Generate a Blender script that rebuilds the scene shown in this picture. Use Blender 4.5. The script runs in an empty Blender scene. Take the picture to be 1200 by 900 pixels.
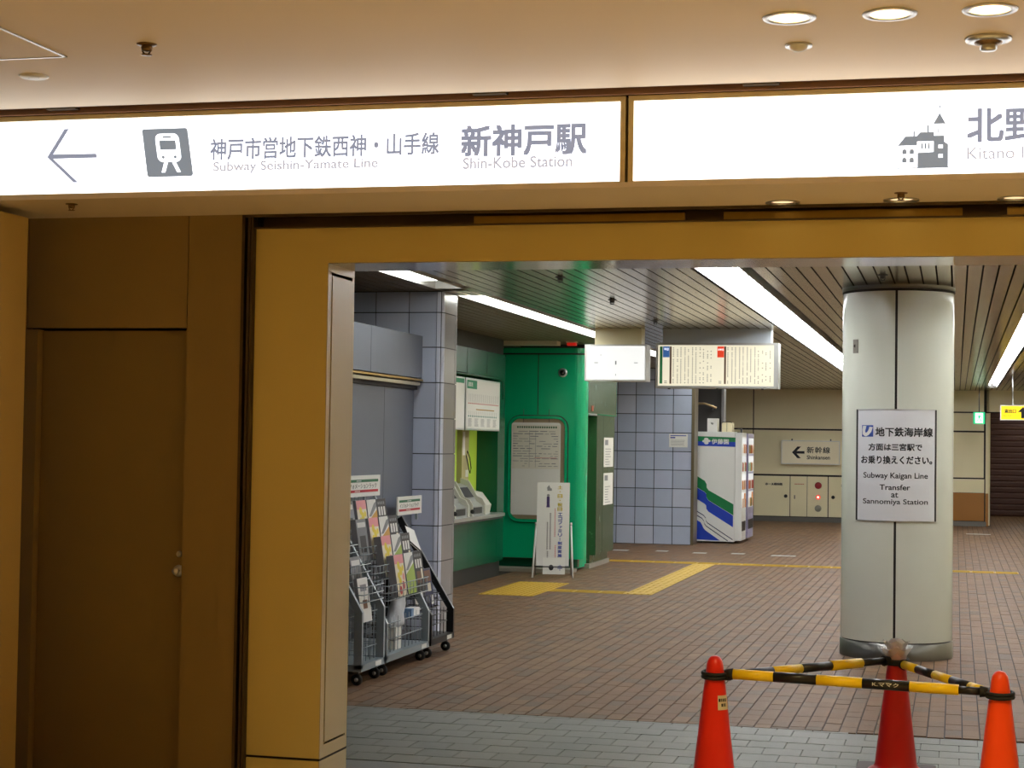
import bpy, bmesh, math, random
from mathutils import Vector, Matrix
random.seed(7)
C = bpy.context.scene.collection
SC = bpy.context.scene

# ------------------------------------------------------------------ camera
def make_camera():
    yaw, pitch, roll, F = math.radians(14.2), math.radians(1.92), 0.015, 2060.0
    fw = Vector((-math.sin(yaw) * math.cos(pitch), math.cos(yaw) * math.cos(pitch), math.sin(pitch)))
    r = Vector((math.cos(yaw), math.sin(yaw), 0)); u = r.cross(fw)
    c, s = math.cos(roll), math.sin(roll)
    r2 = c * r + s * u; u2 = -s * r + c * u
    cam = bpy.data.cameras.new('camera'); cam.sensor_width = 36; cam.lens = 36 * F / 1200
    cam.clip_end = 200
    o = bpy.data.objects.new('camera', cam); C.objects.link(o)
    m = Matrix.Identity(4)
    for i in range(3):
        m[i][0] = r2[i]; m[i][1] = u2[i]; m[i][2] = -fw[i]
    m.translation = (0, 0, 1.6)
    o.matrix_world = m
    SC.camera = o
make_camera()

# ------------------------------------------------------------------ world, exposure, light levels
w = bpy.data.worlds.new('world'); SC.world = w; w.use_nodes = True
w.node_tree.nodes['Background'].inputs[0].default_value = (0.8, 0.85, 0.9, 1)
w.node_tree.nodes['Background'].inputs[1].default_value = 0.02
SC.view_settings.view_transform = 'Standard'; SC.view_settings.look = 'None'
SC.view_settings.exposure = 0.55; SC.view_settings.gamma = 1
SC.view_settings.use_curve_mapping = False
L_DIFFUSER = 6.5      # flat opal light strips of the corridor
L_TUBE = 20.0         # bare fluorescent tubes
L_SIGN = 1.35          # backlit sign faces
W_DOWN = 43.0          # each warm downlight, watts
WARM = (1.0, 0.77, 0.37)

# ------------------------------------------------------------------ materials
def lin(c):
    out = []
    for v in c:
        v = v / 255.0
        out.append(v / 12.92 if v <= 0.04045 else ((v + 0.055) / 1.055) ** 2.4)
    return (*out, 1)
MATS = {}
def M(name, c=(200, 200, 200), rough=0.5, metal=0.0, var=0.0, vscale=4.0, bump=0.0, bscale=60.0, emit=0.0, alpha=1.0,
      stretch=None, spec=0.5, trans=0.0, ec=None):
    if name in MATS: return MATS[name]
    m = bpy.data.materials.new(name); m.use_nodes = True
    nt = m.node_tree; b = nt.nodes['Principled BSDF']; ln = nt.links
    col = lin(c)
    b.inputs['Base Color'].default_value = col
    b.inputs['Roughness'].default_value = rough
    b.inputs['Metallic'].default_value = metal
    b.inputs['Specular IOR Level'].default_value = spec
    if trans: b.inputs['Transmission Weight'].default_value = trans
    if alpha < 1: b.inputs['Alpha'].default_value = alpha
    if emit:
        b.inputs['Emission Color'].default_value = lin(ec) if ec else col; b.inputs['Emission Strength'].default_value = emit
    tc = nt.nodes.new('ShaderNodeTexCoord'); mp = nt.nodes.new('ShaderNodeMapping')
    ln.new(tc.outputs['Object'], mp.inputs[0])
    if stretch: mp.inputs['Scale'].default_value = stretch
    if var:
        n = nt.nodes.new('ShaderNodeTexNoise'); n.inputs['Scale'].default_value = vscale; n.inputs['Detail'].default_value = 6
        n.inputs['Roughness'].default_value = 0.65
        ln.new(mp.outputs[0], n.inputs['Vector'])
        mx = nt.nodes.new('ShaderNodeMix'); mx.data_type = 'RGBA'
        mx.inputs['A'].default_value = tuple([max(0, v * (1 - var)) for v in col[:3]] + [1])
        mx.inputs['B'].default_value = tuple([min(1, v * (1 + var)) for v in col[:3]] + [1])
        ln.new(n.outputs['Fac'], mx.inputs['Factor']); ln.new(mx.outputs['Result'], b.inputs['Base Color'])
        if emit: ln.new(mx.outputs['Result'], b.inputs['Emission Color'])
        rr = nt.nodes.new('ShaderNodeMapRange'); rr.inputs['To Min'].default_value = max(0.02, rough - min(.08, rough * .12)); rr.inputs['To Max'].default_value = min(1, rough + min(.1, rough * .15))
        ln.new(n.outputs['Fac'], rr.inputs['Value']); ln.new(rr.outputs[0], b.inputs['Roughness'])
    if bump:
        n2 = nt.nodes.new('ShaderNodeTexNoise'); n2.inputs['Scale'].default_value = bscale; n2.inputs['Detail'].default_value = 3
        ln.new(mp.outputs[0], n2.inputs['Vector'])
        bp = nt.nodes.new('ShaderNodeBump'); bp.inputs['Strength'].default_value = bump; bp.inputs['Distance'].default_value = 0.01
        ln.new(n2.outputs['Fac'], bp.inputs['Height']); ln.new(bp.outputs[0], b.inputs['Normal'])
    MATS[name] = m
    return m

def brushed(name, c, rough, metal=1.0, freq=120.0, var=.12):
    """metal slat: streaks that run along the slat"""
    return M(name, c, rough, metal, var=var, vscale=3, bump=0.12, bscale=freq, stretch=(1, .02, 1))

# ------------------------------------------------------------------ mesh builder
class MB:
    def __init__(s): s.v = []; s.f = []; s.mi = []; s.sm = []
    def add(s, vs, fs, mi=0, smooth=False):
        k = len(s.v); s.v += [tuple(v) for v in vs]
        for f in fs: s.f.append(tuple(i + k for i in f)); s.mi.append(mi); s.sm.append(smooth)
        return s
    def box(s, x0, x1, y0, y1, z0, z1, mi=0, bev=0):
        if bev:
            b = bev; xs = (x0, x1); 
            return s.prism([(x0 + b, z0), (x1 - b, z0), (x1, z0 + b), (x1, z1 - b), (x1 - b, z1), (x0 + b, z1), (x0, z1 - b), (x0, z0 + b)], 'y', y0, y1, mi)
        vs = [(x0, y0, z0), (x1, y0, z0), (x1, y1, z0), (x0, y1, z0), (x0, y0, z1), (x1, y0, z1), (x1, y1, z1), (x0, y1, z1)]
        return s.add(vs, [(0, 3, 2, 1), (4, 5, 6, 7), (0, 1, 5, 4), (1, 2, 6, 5), (2, 3, 7, 6), (3, 0, 4, 7)], mi)
    def prism(s, poly, ax, a, b, mi=0, smooth=False):
        """poly: 2D points; ax is the extrusion axis: 'y' -> (x,z), 'x' -> (y,z), 'z' -> (x,y)"""
        n = len(poly)
        def mk(p, t):
            return {'y': (p[0], t, p[1]), 'x': (t, p[0], p[1]), 'z': (p[0], p[1], t)}[ax]
        vs = [mk(p, a) for p in poly] + [mk(p, b) for p in poly]
        k = len(s.v); s.v += vs
        s.f.append(tuple(k + i for i in range(n))); s.mi.append(mi); s.sm.append(False)
        s.f.append(tuple(k + n + i for i in reversed(range(n)))); s.mi.append(mi); s.sm.append(False)
        for i in range(n):
            j = (i + 1) % n
            s.f.append((k + i, k + n + i, k + n + j, k + j)); s.mi.append(mi); s.sm.append(smooth)
        return s
    def lathe(s, prof, c=(0, 0, 0), n=24, mi=0, a0=0, a1=2 * math.pi, smooth=True, axis='z'):
        full = abs(a1 - a0 - 2 * math.pi) < 1e-6
        m = n if full else n + 1
        k = len(s.v)
        for (r, z) in prof:
            for i in range(m):
                a = a0 + (a1 - a0) * i / n
                p = (r * math.cos(a), r * math.sin(a), z)
                if axis == 'y': p = (p[0], p[2], p[1])
                if axis == 'x': p = (p[2], p[0], p[1])
                s.v.append((c[0] + p[0], c[1] + p[1], c[2] + p[2]))
        for q in range(len(prof) - 1):
            for i in range(n):
                j = (i + 1) % m
                s.f.append((k + q * m + i, k + q * m + j, k + (q + 1) * m + j, k + (q + 1) * m + i)); s.mi.append(mi); s.sm.append(smooth)
        return s
    def disc(s, c, r, n=20, mi=0, axis='z', r2=None):
        k = len(s.v); r2 = r2 or r
        for i in range(n):
            a = 2 * math.pi * i / n; p = (r * math.cos(a), r2 * math.sin(a), 0)
            if axis == 'y': p = (p[0], 0, p[1])
            if axis == 'x': p = (0, p[0], p[1])
            s.v.append((c[0] + p[0], c[1] + p[1], c[2] + p[2]))
        s.f.append(tuple(range(k, k + n))); s.mi.append(mi); s.sm.append(False)
        return s
    def tube(s, pts, r, n=8, mi=0, closed=False, cap=True, smooth=True):
        pts = [Vector(p) for p in pts]; k = len(s.v); N = len(pts)
        for i, p in enumerate(pts):
            if closed: d = pts[(i + 1) % N] - pts[i - 1]
            else: d = pts[min(i + 1, N - 1)] - pts[max(i - 1, 0)]
            d.normalize()
            ref = Vector((0, 0, 1)) if abs(d.z) < 0.9 else Vector((0, 1, 0))
            a = d.cross(ref).normalized(); b = a.cross(d)
            rr = r[i] if isinstance(r, (list, tuple)) else r
            for j in range(n):
                t = 2 * math.pi * j / n
                s.v.append(tuple(p + a * rr * math.cos(t) + b * rr * math.sin(t)))
        for i in range(N if closed else N - 1):
            for j in range(n):
                i2 = (i + 1) % N; j2 = (j + 1) % n
                s.f.append((k + i * n + j, k + i * n + j2, k + i2 * n + j2, k + i2 * n + j)); s.mi.append(mi); s.sm.append(smooth)
        if cap and not closed:
            s.f.append(tuple(k + j for j in reversed(range(n)))); s.mi.append(mi); s.sm.append(False)
            s.f.append(tuple(k + (N - 1) * n + j for j in range(n))); s.mi.append(mi); s.sm.append(False)
        return s
    def mesh(s, name, mats, off=(0, 0, 0)):
        me = bpy.data.meshes.new(name)
        me.from_pydata([(v[0] - off[0], v[1] - off[1], v[2] - off[2]) for v in s.v], [], s.f)
        for m in (mats if isinstance(mats, (list, tuple)) else [mats]): me.materials.append(m)
        me.polygons.foreach_set('material_index', s.mi); me.polygons.foreach_set('use_smooth', s.sm)
        me.update()
        bm = bmesh.new(); bm.from_mesh(me)
        if len(bm.faces) < 60000: bmesh.ops.recalc_face_normals(bm, faces=bm.faces)
        bm.to_mesh(me); bm.free()
        return me
    def build(s, name, mats, parent=None, label=None):
        if parent is not None: off = tuple(parent['_w']) 
        else:
            xs, ys, zs = zip(*s.v); off = ((min(xs) + max(xs)) / 2, (min(ys) + max(ys)) / 2, min(zs))
        me = s.mesh(name, mats, off)
        o = bpy.data.objects.new(name, me); C.objects.link(o)
        o['_w'] = off
        if parent is not None: o.parent = parent
        else: o.location = off
        if label: o['label'] = label
        return o

def thing(name, label, cat, loc, group=None):
    o = bpy.data.objects.new(name, None); C.objects.link(o); o.empty_display_size = 0.1
    o.location = loc; o['_w'] = tuple(float(v) for v in loc)
    o['label'] = label; o['category'] = cat
    if group: o['group'] = group
    return o
def tag(o, label, cat, group=None, kind=None):
    o['label'] = label; o['category'] = cat
    if group: o['group'] = group
    if kind: o['kind'] = kind
    return o
def struct(name, loc=(0, 0, 0), label=None, cat=None):
    o = bpy.data.objects.new(name, None); C.objects.link(o); o.empty_display_size = 0.1
    o.location = loc; o['_w'] = tuple(float(v) for v in loc); o['kind'] = 'structure'
    if label: o['label'] = label; o['category'] = cat
    return o
def smark(o, label, cat):
    o['kind'] = 'structure'; o['label'] = label; o['category'] = cat; return o
def kids(o): return [c for c in bpy.data.objects if c.parent == o]
def copy_tree(o, parent=None):
    c = o.copy(); C.objects.link(c)
    if parent is not None: c.parent = parent
    for ch in kids(o): copy_tree(ch, c)
    return c

def text_data(body, bold=0.0, spacing=1.0, line=1.0):
    cu = bpy.data.curves.new('lettering', 'FONT'); cu.body = body; cu.size = 1; cu.align_x = 'CENTER'
    cu.offset = bold; cu.space_character = spacing; cu.space_line = line; cu.resolution_u = 4
    o = bpy.data.objects.new('tmp', cu); C.objects.link(o)
    dg = bpy.context.evaluated_depsgraph_get(); dg.update()
    me = bpy.data.meshes.new_from_object(o.evaluated_get(dg))
    vs = [tuple(v.co) for v in me.vertices]; fs = [tuple(p.vertices) for p in me.polygons]
    bpy.data.objects.remove(o); bpy.data.curves.remove(cu); bpy.data.meshes.remove(me)
    return vs, fs
def text(mb, body, o, u, w, h, bold=0.0, spacing=1.0, line=1.0, v=(0, 0, 1), mi=0, keep=False, fn=None):
    """fits body in the rectangle with lower-left corner o, width w along u, height h along v"""
    wide = any(ord(ch_) > 0x2e80 for ch_ in body)
    if wide and bold > .004 and fn is None and not keep:
        e = bold * h * .5; d = Vector(v).normalized() * e; n_ = Vector(u).normalized() * e
        for q, (i, j) in enumerate(((-1, -1), (1, -1), (-1, 1), (1, 1))):
            text(mb, body, Vector(o) + d * (j + 1) + n_ * (i + 1) + Vector(u).cross(Vector(v)).normalized() * q * .0003, u, w - 2 * e, h - 2 * e, 0, spacing, line, v, mi)
        return mb
    vs, fs = text_data(body, 0 if wide else bold, spacing, line)
    x0 = min(p[0] for p in vs); x1 = max(p[0] for p in vs); y0 = min(p[1] for p in vs); y1 = max(p[1] for p in vs)
    o = Vector(o); u = Vector(u).normalized(); v = Vector(v).normalized()
    sx = w / (x1 - x0); sy = h / (y1 - y0)
    if keep: sy = sx = min(sx, sy)
    out = []
    for p in vs:
        a = (p[0] - x0) * sx; b = (p[1] - y0) * sy
        out.append(fn(a, b) if fn else tuple(o + u * a + v * b))
    return mb.add(out, fs, mi)
def rect(mb, o, u, w, h, v=(0, 0, 1), mi=0, du=0, dv=0):
    o = Vector(o); u = Vector(u).normalized(); v = Vector(v).normalized(); o = o + u * du + v * dv
    return mb.add([o, o + u * w, o + u * w + v * h, o + v * h], [(0, 1, 2, 3)], mi)
def poly(mb, o, u, pts, v=(0, 0, 1), mi=0):
    o = Vector(o); u = Vector(u).normalized(); v = Vector(v).normalized()
    return mb.add([o + u * a + v * b for a, b in pts], [tuple(range(len(pts)))], mi)
def rrect(x0, x1, z0, z1, r, n=5):
    out = []
    for cx, cz, a0 in ((x1 - r, z1 - r, 0), (x0 + r, z1 - r, 90), (x0 + r, z0 + r, 180), (x1 - r, z0 + r, 270)):
        for i in range(n + 1):
            a = math.radians(a0 + 90 * i / n); out.append((cx + r * math.cos(a), cz + r * math.sin(a)))
    return out
def frame(mb, x0, x1, y0, y1, z0, z1, t, mi=0):
    """rectangular frame in the XZ plane, y0..y1 deep, members t wide"""
    mb.box(x0, x1, y0, y1, z0, z0 + t, mi); mb.box(x0, x1, y0, y1, z1 - t, z1, mi)
    mb.box(x0, x0 + t, y0, y1, z0 + t, z1 - t, mi); mb.box(x1 - t, x1, y0, y1, z0 + t, z1 - t, mi)
    return mb
def hole_cut(obj, holes, z0, z1):
    """real round holes for the recessed downlights"""
    cb = MB()
    for (x, y, r) in holes:
        n = 32
        cb.prism([(x + r * math.cos(2 * math.pi * i / n), y + r * math.sin(2 * math.pi * i / n)) for i in range(n)], 'z', z0, z1)
    cm = cb.mesh('cutter', obj.data.materials[0], tuple(obj['_w']))
    co = bpy.data.objects.new('cutter', cm); C.objects.link(co); co.location = obj.location
    md = obj.modifiers.new('b', 'BOOLEAN'); md.operation = 'DIFFERENCE'; md.object = co; md.solver = 'EXACT'
    bpy.context.view_layer.update()
    dg = bpy.context.evaluated_depsgraph_get(); dg.update()
    me = bpy.data.meshes.new_from_object(obj.evaluated_get(dg))
    obj.modifiers.clear(); obj.data = me; bpy.data.objects.remove(co)

# ------------------------------------------------------------------ material set
m_ceil = M('ceiling_paint', (226, 212, 190), .6, var=.03, vscale=.8)
m_jamb = M('jamb_paint', (218, 198, 124), .42, var=.04, vscale=1.2, bump=.03, bscale=200)
m_reveal = M('reveal_paint', (196, 182, 146), .35, var=.03)
m_door = M('door_paint', (138, 116, 68), .5, var=.1, vscale=1.1, bump=.05, bscale=150)
m_doorwall = M('door_wall_paint', (150, 126, 76), .55, var=.12, vscale=.9, bump=.08, bscale=120)
m_leftwall = M('left_wall_paint', (206, 180, 118), .5, var=.04, vscale=.7)
m_darkgap = M('shadow_gap', (34, 28, 24), .7)
m_channel = M('channel_metal', (92, 80, 62), .38, .8, var=.25, vscale=9)
m_brass = M('channel_brass', (170, 140, 70), .3, .9, var=.2, vscale=14)
m_soffit = M('polished_soffit', (200, 192, 182), .13, .85, var=.05)
m_signframe = M('sign_frame', (222, 204, 150), .4, .35, var=.05)
m_signface = M('sign_face_lit', (252, 253, 255), .5, emit=L_SIGN)
m_signink = M('sign_ink_lit', (134, 142, 164), .6, emit=.6)
m_signink2 = M('sign_ink_light_lit', (166, 168, 180), .6, emit=.72)
m_signpic = M('sign_pictogram_lit', (122, 132, 144), .6, emit=.62)
m_white = M('white_plastic', (225, 225, 222), .4, var=.02)
m_steel = M('steel', (204, 206, 206), .3, .85, var=.08, vscale=20)
m_darksteel = M('dark_steel', (80, 80, 80), .4, .8)
m_black = M('black_plastic', (18, 18, 19), .45)
m_rubber = M('rubber', (22, 22, 22), .7)
m_bronze = M('sprinkler_bronze', (120, 95, 62), .35, .8)
m_reflector = M('downlight_reflector', (84, 62, 36), .4, .1)
m_lampglow = M('downlight_lamp', (255, 206, 140), .5, emit=5.0)
m_paper = M('paper', (226, 226, 220), .7)
m_ink = M('ink', (34, 36, 40), .7)
m_grey_ink = M('grey_ink', (130, 132, 134), .7)
m_tile_g = [M('gray_paver_%d' % i, c, .5, var=.08, vscale=7, bump=.15, bscale=260) for i, c in enumerate([(106, 108, 100), (110, 111, 103), (102, 105, 98), (113, 113, 104)])]
m_brick = [M('floor_brick_%d' % i, c, .52, var=.16, vscale=30, bump=.3, bscale=22, stretch=(.5, 9, 1), spec=.18) for i, c in enumerate(
    [(114, 86, 61), (116, 89, 64), (111, 85, 62), (114, 86, 63), (110, 85, 64), (121, 94, 67), (113, 83, 58), (103, 83, 66)])]
m_grout = M('grout', (44, 34, 28), .8, var=.2)
m_ggrout = M('grey_grout', (70, 68, 64), .8)
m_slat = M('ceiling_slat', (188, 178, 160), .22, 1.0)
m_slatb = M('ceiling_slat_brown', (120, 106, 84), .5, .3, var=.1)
m_slatgap = M('slat_gap', (10, 9, 8), .9)
m_tileblue = [M('wall_tile_%d' % i, c, .22, var=.05, vscale=9) for i, c in enumerate([(184, 192, 214), (178, 188, 210), (190, 196, 214), (174, 182, 202)])]
m_wgrout = M('wall_grout', (38, 38, 42), .8)
m_panel = M('grey_panel', (108, 114, 128), .42, .1, var=.04, vscale=3)
m_cream = M('cream_panel', (234, 224, 186), .38, var=.03)
m_creamb = M('brown_panel', (158, 104, 34), .45, var=.05)
m_green = M('green_enamel', (12, 176, 120), .2, var=.03, vscale=2)
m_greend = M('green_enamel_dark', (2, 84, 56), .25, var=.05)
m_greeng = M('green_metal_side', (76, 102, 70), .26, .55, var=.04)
m_pillar = M('pillar_panel', (214, 217, 204), .17, var=.015)
m_sleeve = M('pillar_steel', (124, 122, 118), .3, .9, var=.08)
m_yellowpave = M('tactile_yellow', (196, 160, 44), .55, var=.12, vscale=20)

# ================================================================== STRUCTURE
# --- floor of the near concourse (below the frame), threshold, grey pavers, brown bricks
floor = struct('floor', (0, 0, 0), 'corridor floor of brown bricks with a band of grey pavers', 'floor')
MB().box(-6.2, 4, -3, 7.5, -.1, -.012).build('concourse_slab', M('concourse_floor', (176, 160, 134), .35, var=.08), floor)
MB().box(-6.2, 4, 7.5, 8.42, -.1, -.001).build('threshold', M('threshold_stone', (104, 106, 106), .4, var=.14, vscale=5), floor)
MB().box(-6.2, 4, 8.42, 10.12, -.1, -.006).build('grout_bed', m_ggrout, floor)
MB().box(-8, 4, 10.12, 46, -.1, -.006).build('grout_bed', m_grout, floor)
def pieces(parent, name, meshes, spots):
    for (x, y, z, k) in spots:
        o = bpy.data.objects.new(name, meshes[k]); C.objects.link(o); o.parent = parent; o.location = (x, y, z)
gm = [MB().box(-.098, .098, -.0985, .0985, -.02, 0).mesh('paver', m) for m in m_tile_g]
hg = [MB().box(-.0475, .0475, -.0975, .0975, -.02, 0).mesh('paver_half', m) for m in m_tile_g]
sp = []; far_g = MB()
Y0 = 8.44
for r in range(8):
    y = Y0 + .1 + r * .2045
    sh = [0, .098][r % 2]
    for c in range(-32, 20):
        x = -2.475 + sh + c * .2; 
        if -4.5 < x < -6.2 or x > 3.9 or x < -6.1: continue
        k = random.randrange(4)
        if -3.75 < x < .75 and len(sp) < 300: sp.append((x, y, random.uniform(-.0008, .0008), k))
        else: far_g.box(x - .0975, x + .0975, y - .0975, y + .0975, -.02, 0, k)
pieces(floor, 'paver', gm, sp)
# last course of narrower pavers beside the bricks
sp2 = []
for c in range(-20, 10):
    x = -2.475 + c * .2
    if -3.75 < x < .75: far_g.box(x - .0975, x + .0975, 10.072, 10.118, -.02, 0, random.randrange(4))
o = far_g.build('paver', m_tile_g, floor); o['kind'] = 'stuff'

bl = [MB().box(-.0445, .0445, -.0985, .0985, -.02, 0).mesh('brick', m) for m in m_brick]
near = []; far_b = MB()
allb = []
for c in range(-80, 42):
    x = -.005 + c * .0962
    y = 10.13 + random.uniform(-.19, 0)
    while y < 38.1:
        if x < .62 or True:
            allb.append((x, y + .1, random.randrange(8)))
        y += .2005
for (x, y, k) in allb:
    lim = -4.37 if y < 13.95 else (-5.35 if y < 28.2 else -5.05)
    if x < lim: continue
    vis = abs(x + .0) < 9 and (-.352 * y < x < .036 * y + .1)
    if not vis and (x > 1.2): 
        pass
    dd = random.uniform(-.0009, .0006)
    if vis and y < 10.92 and y > 10.2 and len(near) < 300 and not (-.0 > 1): near.append((x, y, dd, k))
    elif y > 10.13 + .09: far_b.box(x - .0445, x + .0445, y - .0985, y + .0985, -.012, dd, k)
    else: far_b.box(x - .0445, x + .0445, 10.13, y + .096, -.012, dd, k)
y_last = 38.1
for c in range(-80, 42):
    x = -.005 + c * .0962
    if x > .7:
        y = 38.1
        while y < 44.4: far_b.box(x - .0445, x + .0445, y, y + .192, -.012, 0, random.randrange(8)); y += .2005
pieces(floor, 'brick', bl, near)
o = far_b.build('brick', m_brick, floor); o['kind'] = 'stuff'

# --- near ceiling, soffit bulkhead
ZC, ZS = 3.022, 2.63
downs = [(-.545, 5.825), (-.22, 5.832), (.097, 5.832)]
sdowns = [(-.715, 7.424), (-.226, 7.416), (.228, 7.428)]
more_downs = [(-3.0, 3.2), (-1.6, 3.2), (0.6, 3.2), (2.2, 3.2), (1.6, 5.83), (3.0, 5.83), (2.0, 7.42), (-3.2, .8), (-1.2, .8), (1.4, .8)]
ceil = MB().box(-6.2, 4, -3, 6.85, ZC, ZC + .03).build('ceiling', m_ceil, None)
smark(ceil, 'plain cream painted ceiling of the near concourse with round downlights', 'ceiling')
hole_cut(ceil, [(x, y, .074) for x, y in downs + [d for d in more_downs if d[1] < 7]], ZC - .2, ZC + .2)
hd = struct('wall_header', (0, 0, 0), 'cream dropped soffit between the backlit signs and the opening', 'soffit')
sof = MB().box(-6.2, 4, 6.9, 7.5, ZS, ZS + .02).build('soffit', m_ceil, hd)
hole_cut(sof, [(x, y, .06) for x, y in sdowns + [d for d in more_downs if d[1] > 7]], ZS - .2, ZS + .2)
MB().box(-6.2, 4, 7.06, 7.08, ZS + .02, 3.5).build('bulkhead', m_darkgap, hd)
MB().box(-6.2, 4, 6.80, 7.06, 3.06, 3.09).build('gap_lid', M('gap_brown', (104, 84, 70), .6), hd)
g = MB(); g.box(-6.2, 4, 6.852, 6.862, ZC + .002, ZC + .10); g.build('edge_trim', m_channel, hd)
MB().box(-6.2, 4, 6.897, 6.915, 3.004, 3.035).build('gap_filler', M('gap_filler', (150, 112, 86), .5, .2, var=.25, vscale=3), hd)
g = MB()
for x in (-3.77, -1.85, -.75): g.box(x - .07, x + .07, 6.855, 6.9, ZC - .006, ZC + .004)
g.build('clip', m_channel, hd)

# --- left wall end panel
lw = MB().box(-4.32, -4.12, -3, 7.22, 0, 2.595).build('wall_left', m_leftwall, None)
smark(lw, 'tan painted wall end at the far left edge, in front of the door', 'wall')
# --- wall with the door
wd = struct('wall_back', (0, 0, 0), 'brown painted wall with panel joints around the closed door', 'wall')
DX0, DX1, DZ = -4.215, -3.455, 2.103
MB().box(-4.27, DX1, 7.5, 7.56, DZ + .008, 2.63).build('panel', m_doorwall, wd)
MB().box(DX1 + .004, -3.185, 7.5, 7.56, 0, 2.63).build('panel', m_doorwall, wd)
MB().box(-4.5, DX0, 7.5, 7.56, 0, DZ).build('panel', m_doorwall, wd)
MB().box(-4.5, -4.275, 7.5, 7.56, DZ, 2.63).build('panel', m_doorwall, wd)
MB().box(-6.2, -3.2, 7.62, 7.66, 0, 2.63).build('backing', m_darkgap, wd)
MB().box(DX1 - .001, DX1 + .012, 7.505, 7.62, 0, DZ).build('door_frame', m_doorwall, wd)
d1 = struct('door_1', (-3.83, 7.545, 0), 'closed brown painted door with round chrome knob at its right edge', 'door')
MB().box(DX0 + .004, DX1 - .004, 7.545, 7.585, .01, DZ - .004).build('door_leaf', m_door, d1)
k = MB(); k.lathe([(.0, -.012), (.026, -.012), (.028, -.002), (.028, .0)], (-3.487, 7.545, .985), 24, axis='y')
k.lathe([(0, -.05), (.014, -.048), (.018, -.038), (.012, -.02), (.01, -.01)], (-3.487, 7.545, .985), 20, axis='y')
k.build('door_knob', m_steel, d1)
k = MB(); k.lathe([(0, -.01), (.013, -.009), (.015, 0)], (-3.486, 7.545, 1.062), 20, axis='y')
k.box(-3.49, -3.482, 7.527, 7.536, 1.052, 1.076)
k.build('lock', m_steel, d1)

# --- steel channel round the opening
ch = struct('trim_1', (0, 0, 0), 'dark grooved steel channel round the top and side of the opening', 'trim')
for i, (a, b, dy) in enumerate([(-3.186, -3.172, 0), (-3.162, -3.150, .012), (-3.142, -3.132, .004)]):
    MB().box(a, b, 7.495 + dy, 7.60, 0, 2.628).build('channel_rail', m_channel, ch)
MB().box(-3.186, -3.12, 7.55, 7.60, 0, 2.628).build('channel_back', m_darkgap, ch)
MB().box(-3.186, 3.4, 7.495, 7.51, 2.617, 2.629).build('channel_rail', m_channel, ch)
MB().box(-3.186, 3.4, 7.59, 7.60, 2.56, 2.63).build('channel_back', m_channel, ch)
MB().box(-3.132, 3.4, 7.508, 7.53, 2.566, 2.573).build('channel_rail', m_channel, ch)
for (a, b) in ((-2.1, -1.15), (-.98, .02), (.2, .42), (.425, 1.4)):
    MB().box(a, b, 7.56, 7.588, 2.573, 2.612).build('channel_insert', m_brass, ch)
# --- portal: jamb, lintel, polished soffit
pt = struct('wall_portal', (0, 0, 0), 'yellowish cream painted surround of the wide opening', 'wall')
JX, JY0, JY1, LZ = -2.775, 7.53, 7.885, 2.404
MB().box(-3.13, JX - .004, JY0, 7.9, .162, 2.566).build('jamb', m_jamb, pt)
MB().box(-3.13, JX - .004, JY0 + .012, 7.9, .150, .162).build('joint', m_darkgap, pt)
MB().box(-3.13, JX - .004, JY0, 7.9, 0, .150).build('jamb_base', m_jamb, pt)
# reveal with a recessed access panel
rv = MB()
rv.box(JX - .004, JX, JY0, JY1, 2.368, LZ); rv.box(JX - .004, JX, JY0, JY1, .162, .218)
rv.box(JX - .004, JX, JY0, 7.575, .218, 2.368); rv.box(JX - .004, JX, 7.862, JY1, .218, 2.368)
rv.build('reveal', m_reveal, pt)
MB().box(JX - .008, JX - .004, 7.575, 7.862, .218, 2.368).build('joint', m_darkgap, pt)
ap = MB().box(JX - .006, JX + .003, 7.583, 7.853, .23, 2.352); ap.build('access_panel', m_reveal, pt)
MB().box(JX - .004, JX, JY0, JY1, 0, .150).build('reveal_base', m_reveal, pt)
MB().box(JX - .004, 3.5, JY0, 7.9, LZ + .003, 2.566).build('lintel', m_jamb, pt)
MB().box(-6.2, 4, 7.62, 7.9, 2.566, 3.1).build('lintel_head', m_jamb, pt)
MB().box(.42, .423, JY0 - .0006, JY0, LZ, 2.566).build('joint', m_darkgap, pt)
for (a, b) in ((JX, -.015), (-.012, 3.5)):
    MB().box(a, b, JY0 + .004, 7.896, LZ, LZ + .003).build('lintel_soffit', m_soffit if a < -1 else M('painted_soffit', (190, 176, 158), .35, .3), pt)
MB().box(-6.2, -3.13, 7.66, 7.9, 0, 2.63).build('wall_core', m_panel, pt)
MB().box(2.6, 4, JY0, 7.9, 0, LZ).build('jamb', m_jamb, pt)
# room shell out of frame
for nm, b, m in (('wall_right', (4, 4.1, -3, 7.9, 0, 3.1), m_leftwall), ('wall_front', (-6.2, 4.1, -3.1, -3, 0, 3.1), m_leftwall)):
    smark(MB().box(*b).build(nm, m, None), 'plain tan painted wall of the near concourse ' + ('on the right' if 'right' in nm else 'behind the viewer'), 'wall')

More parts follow.
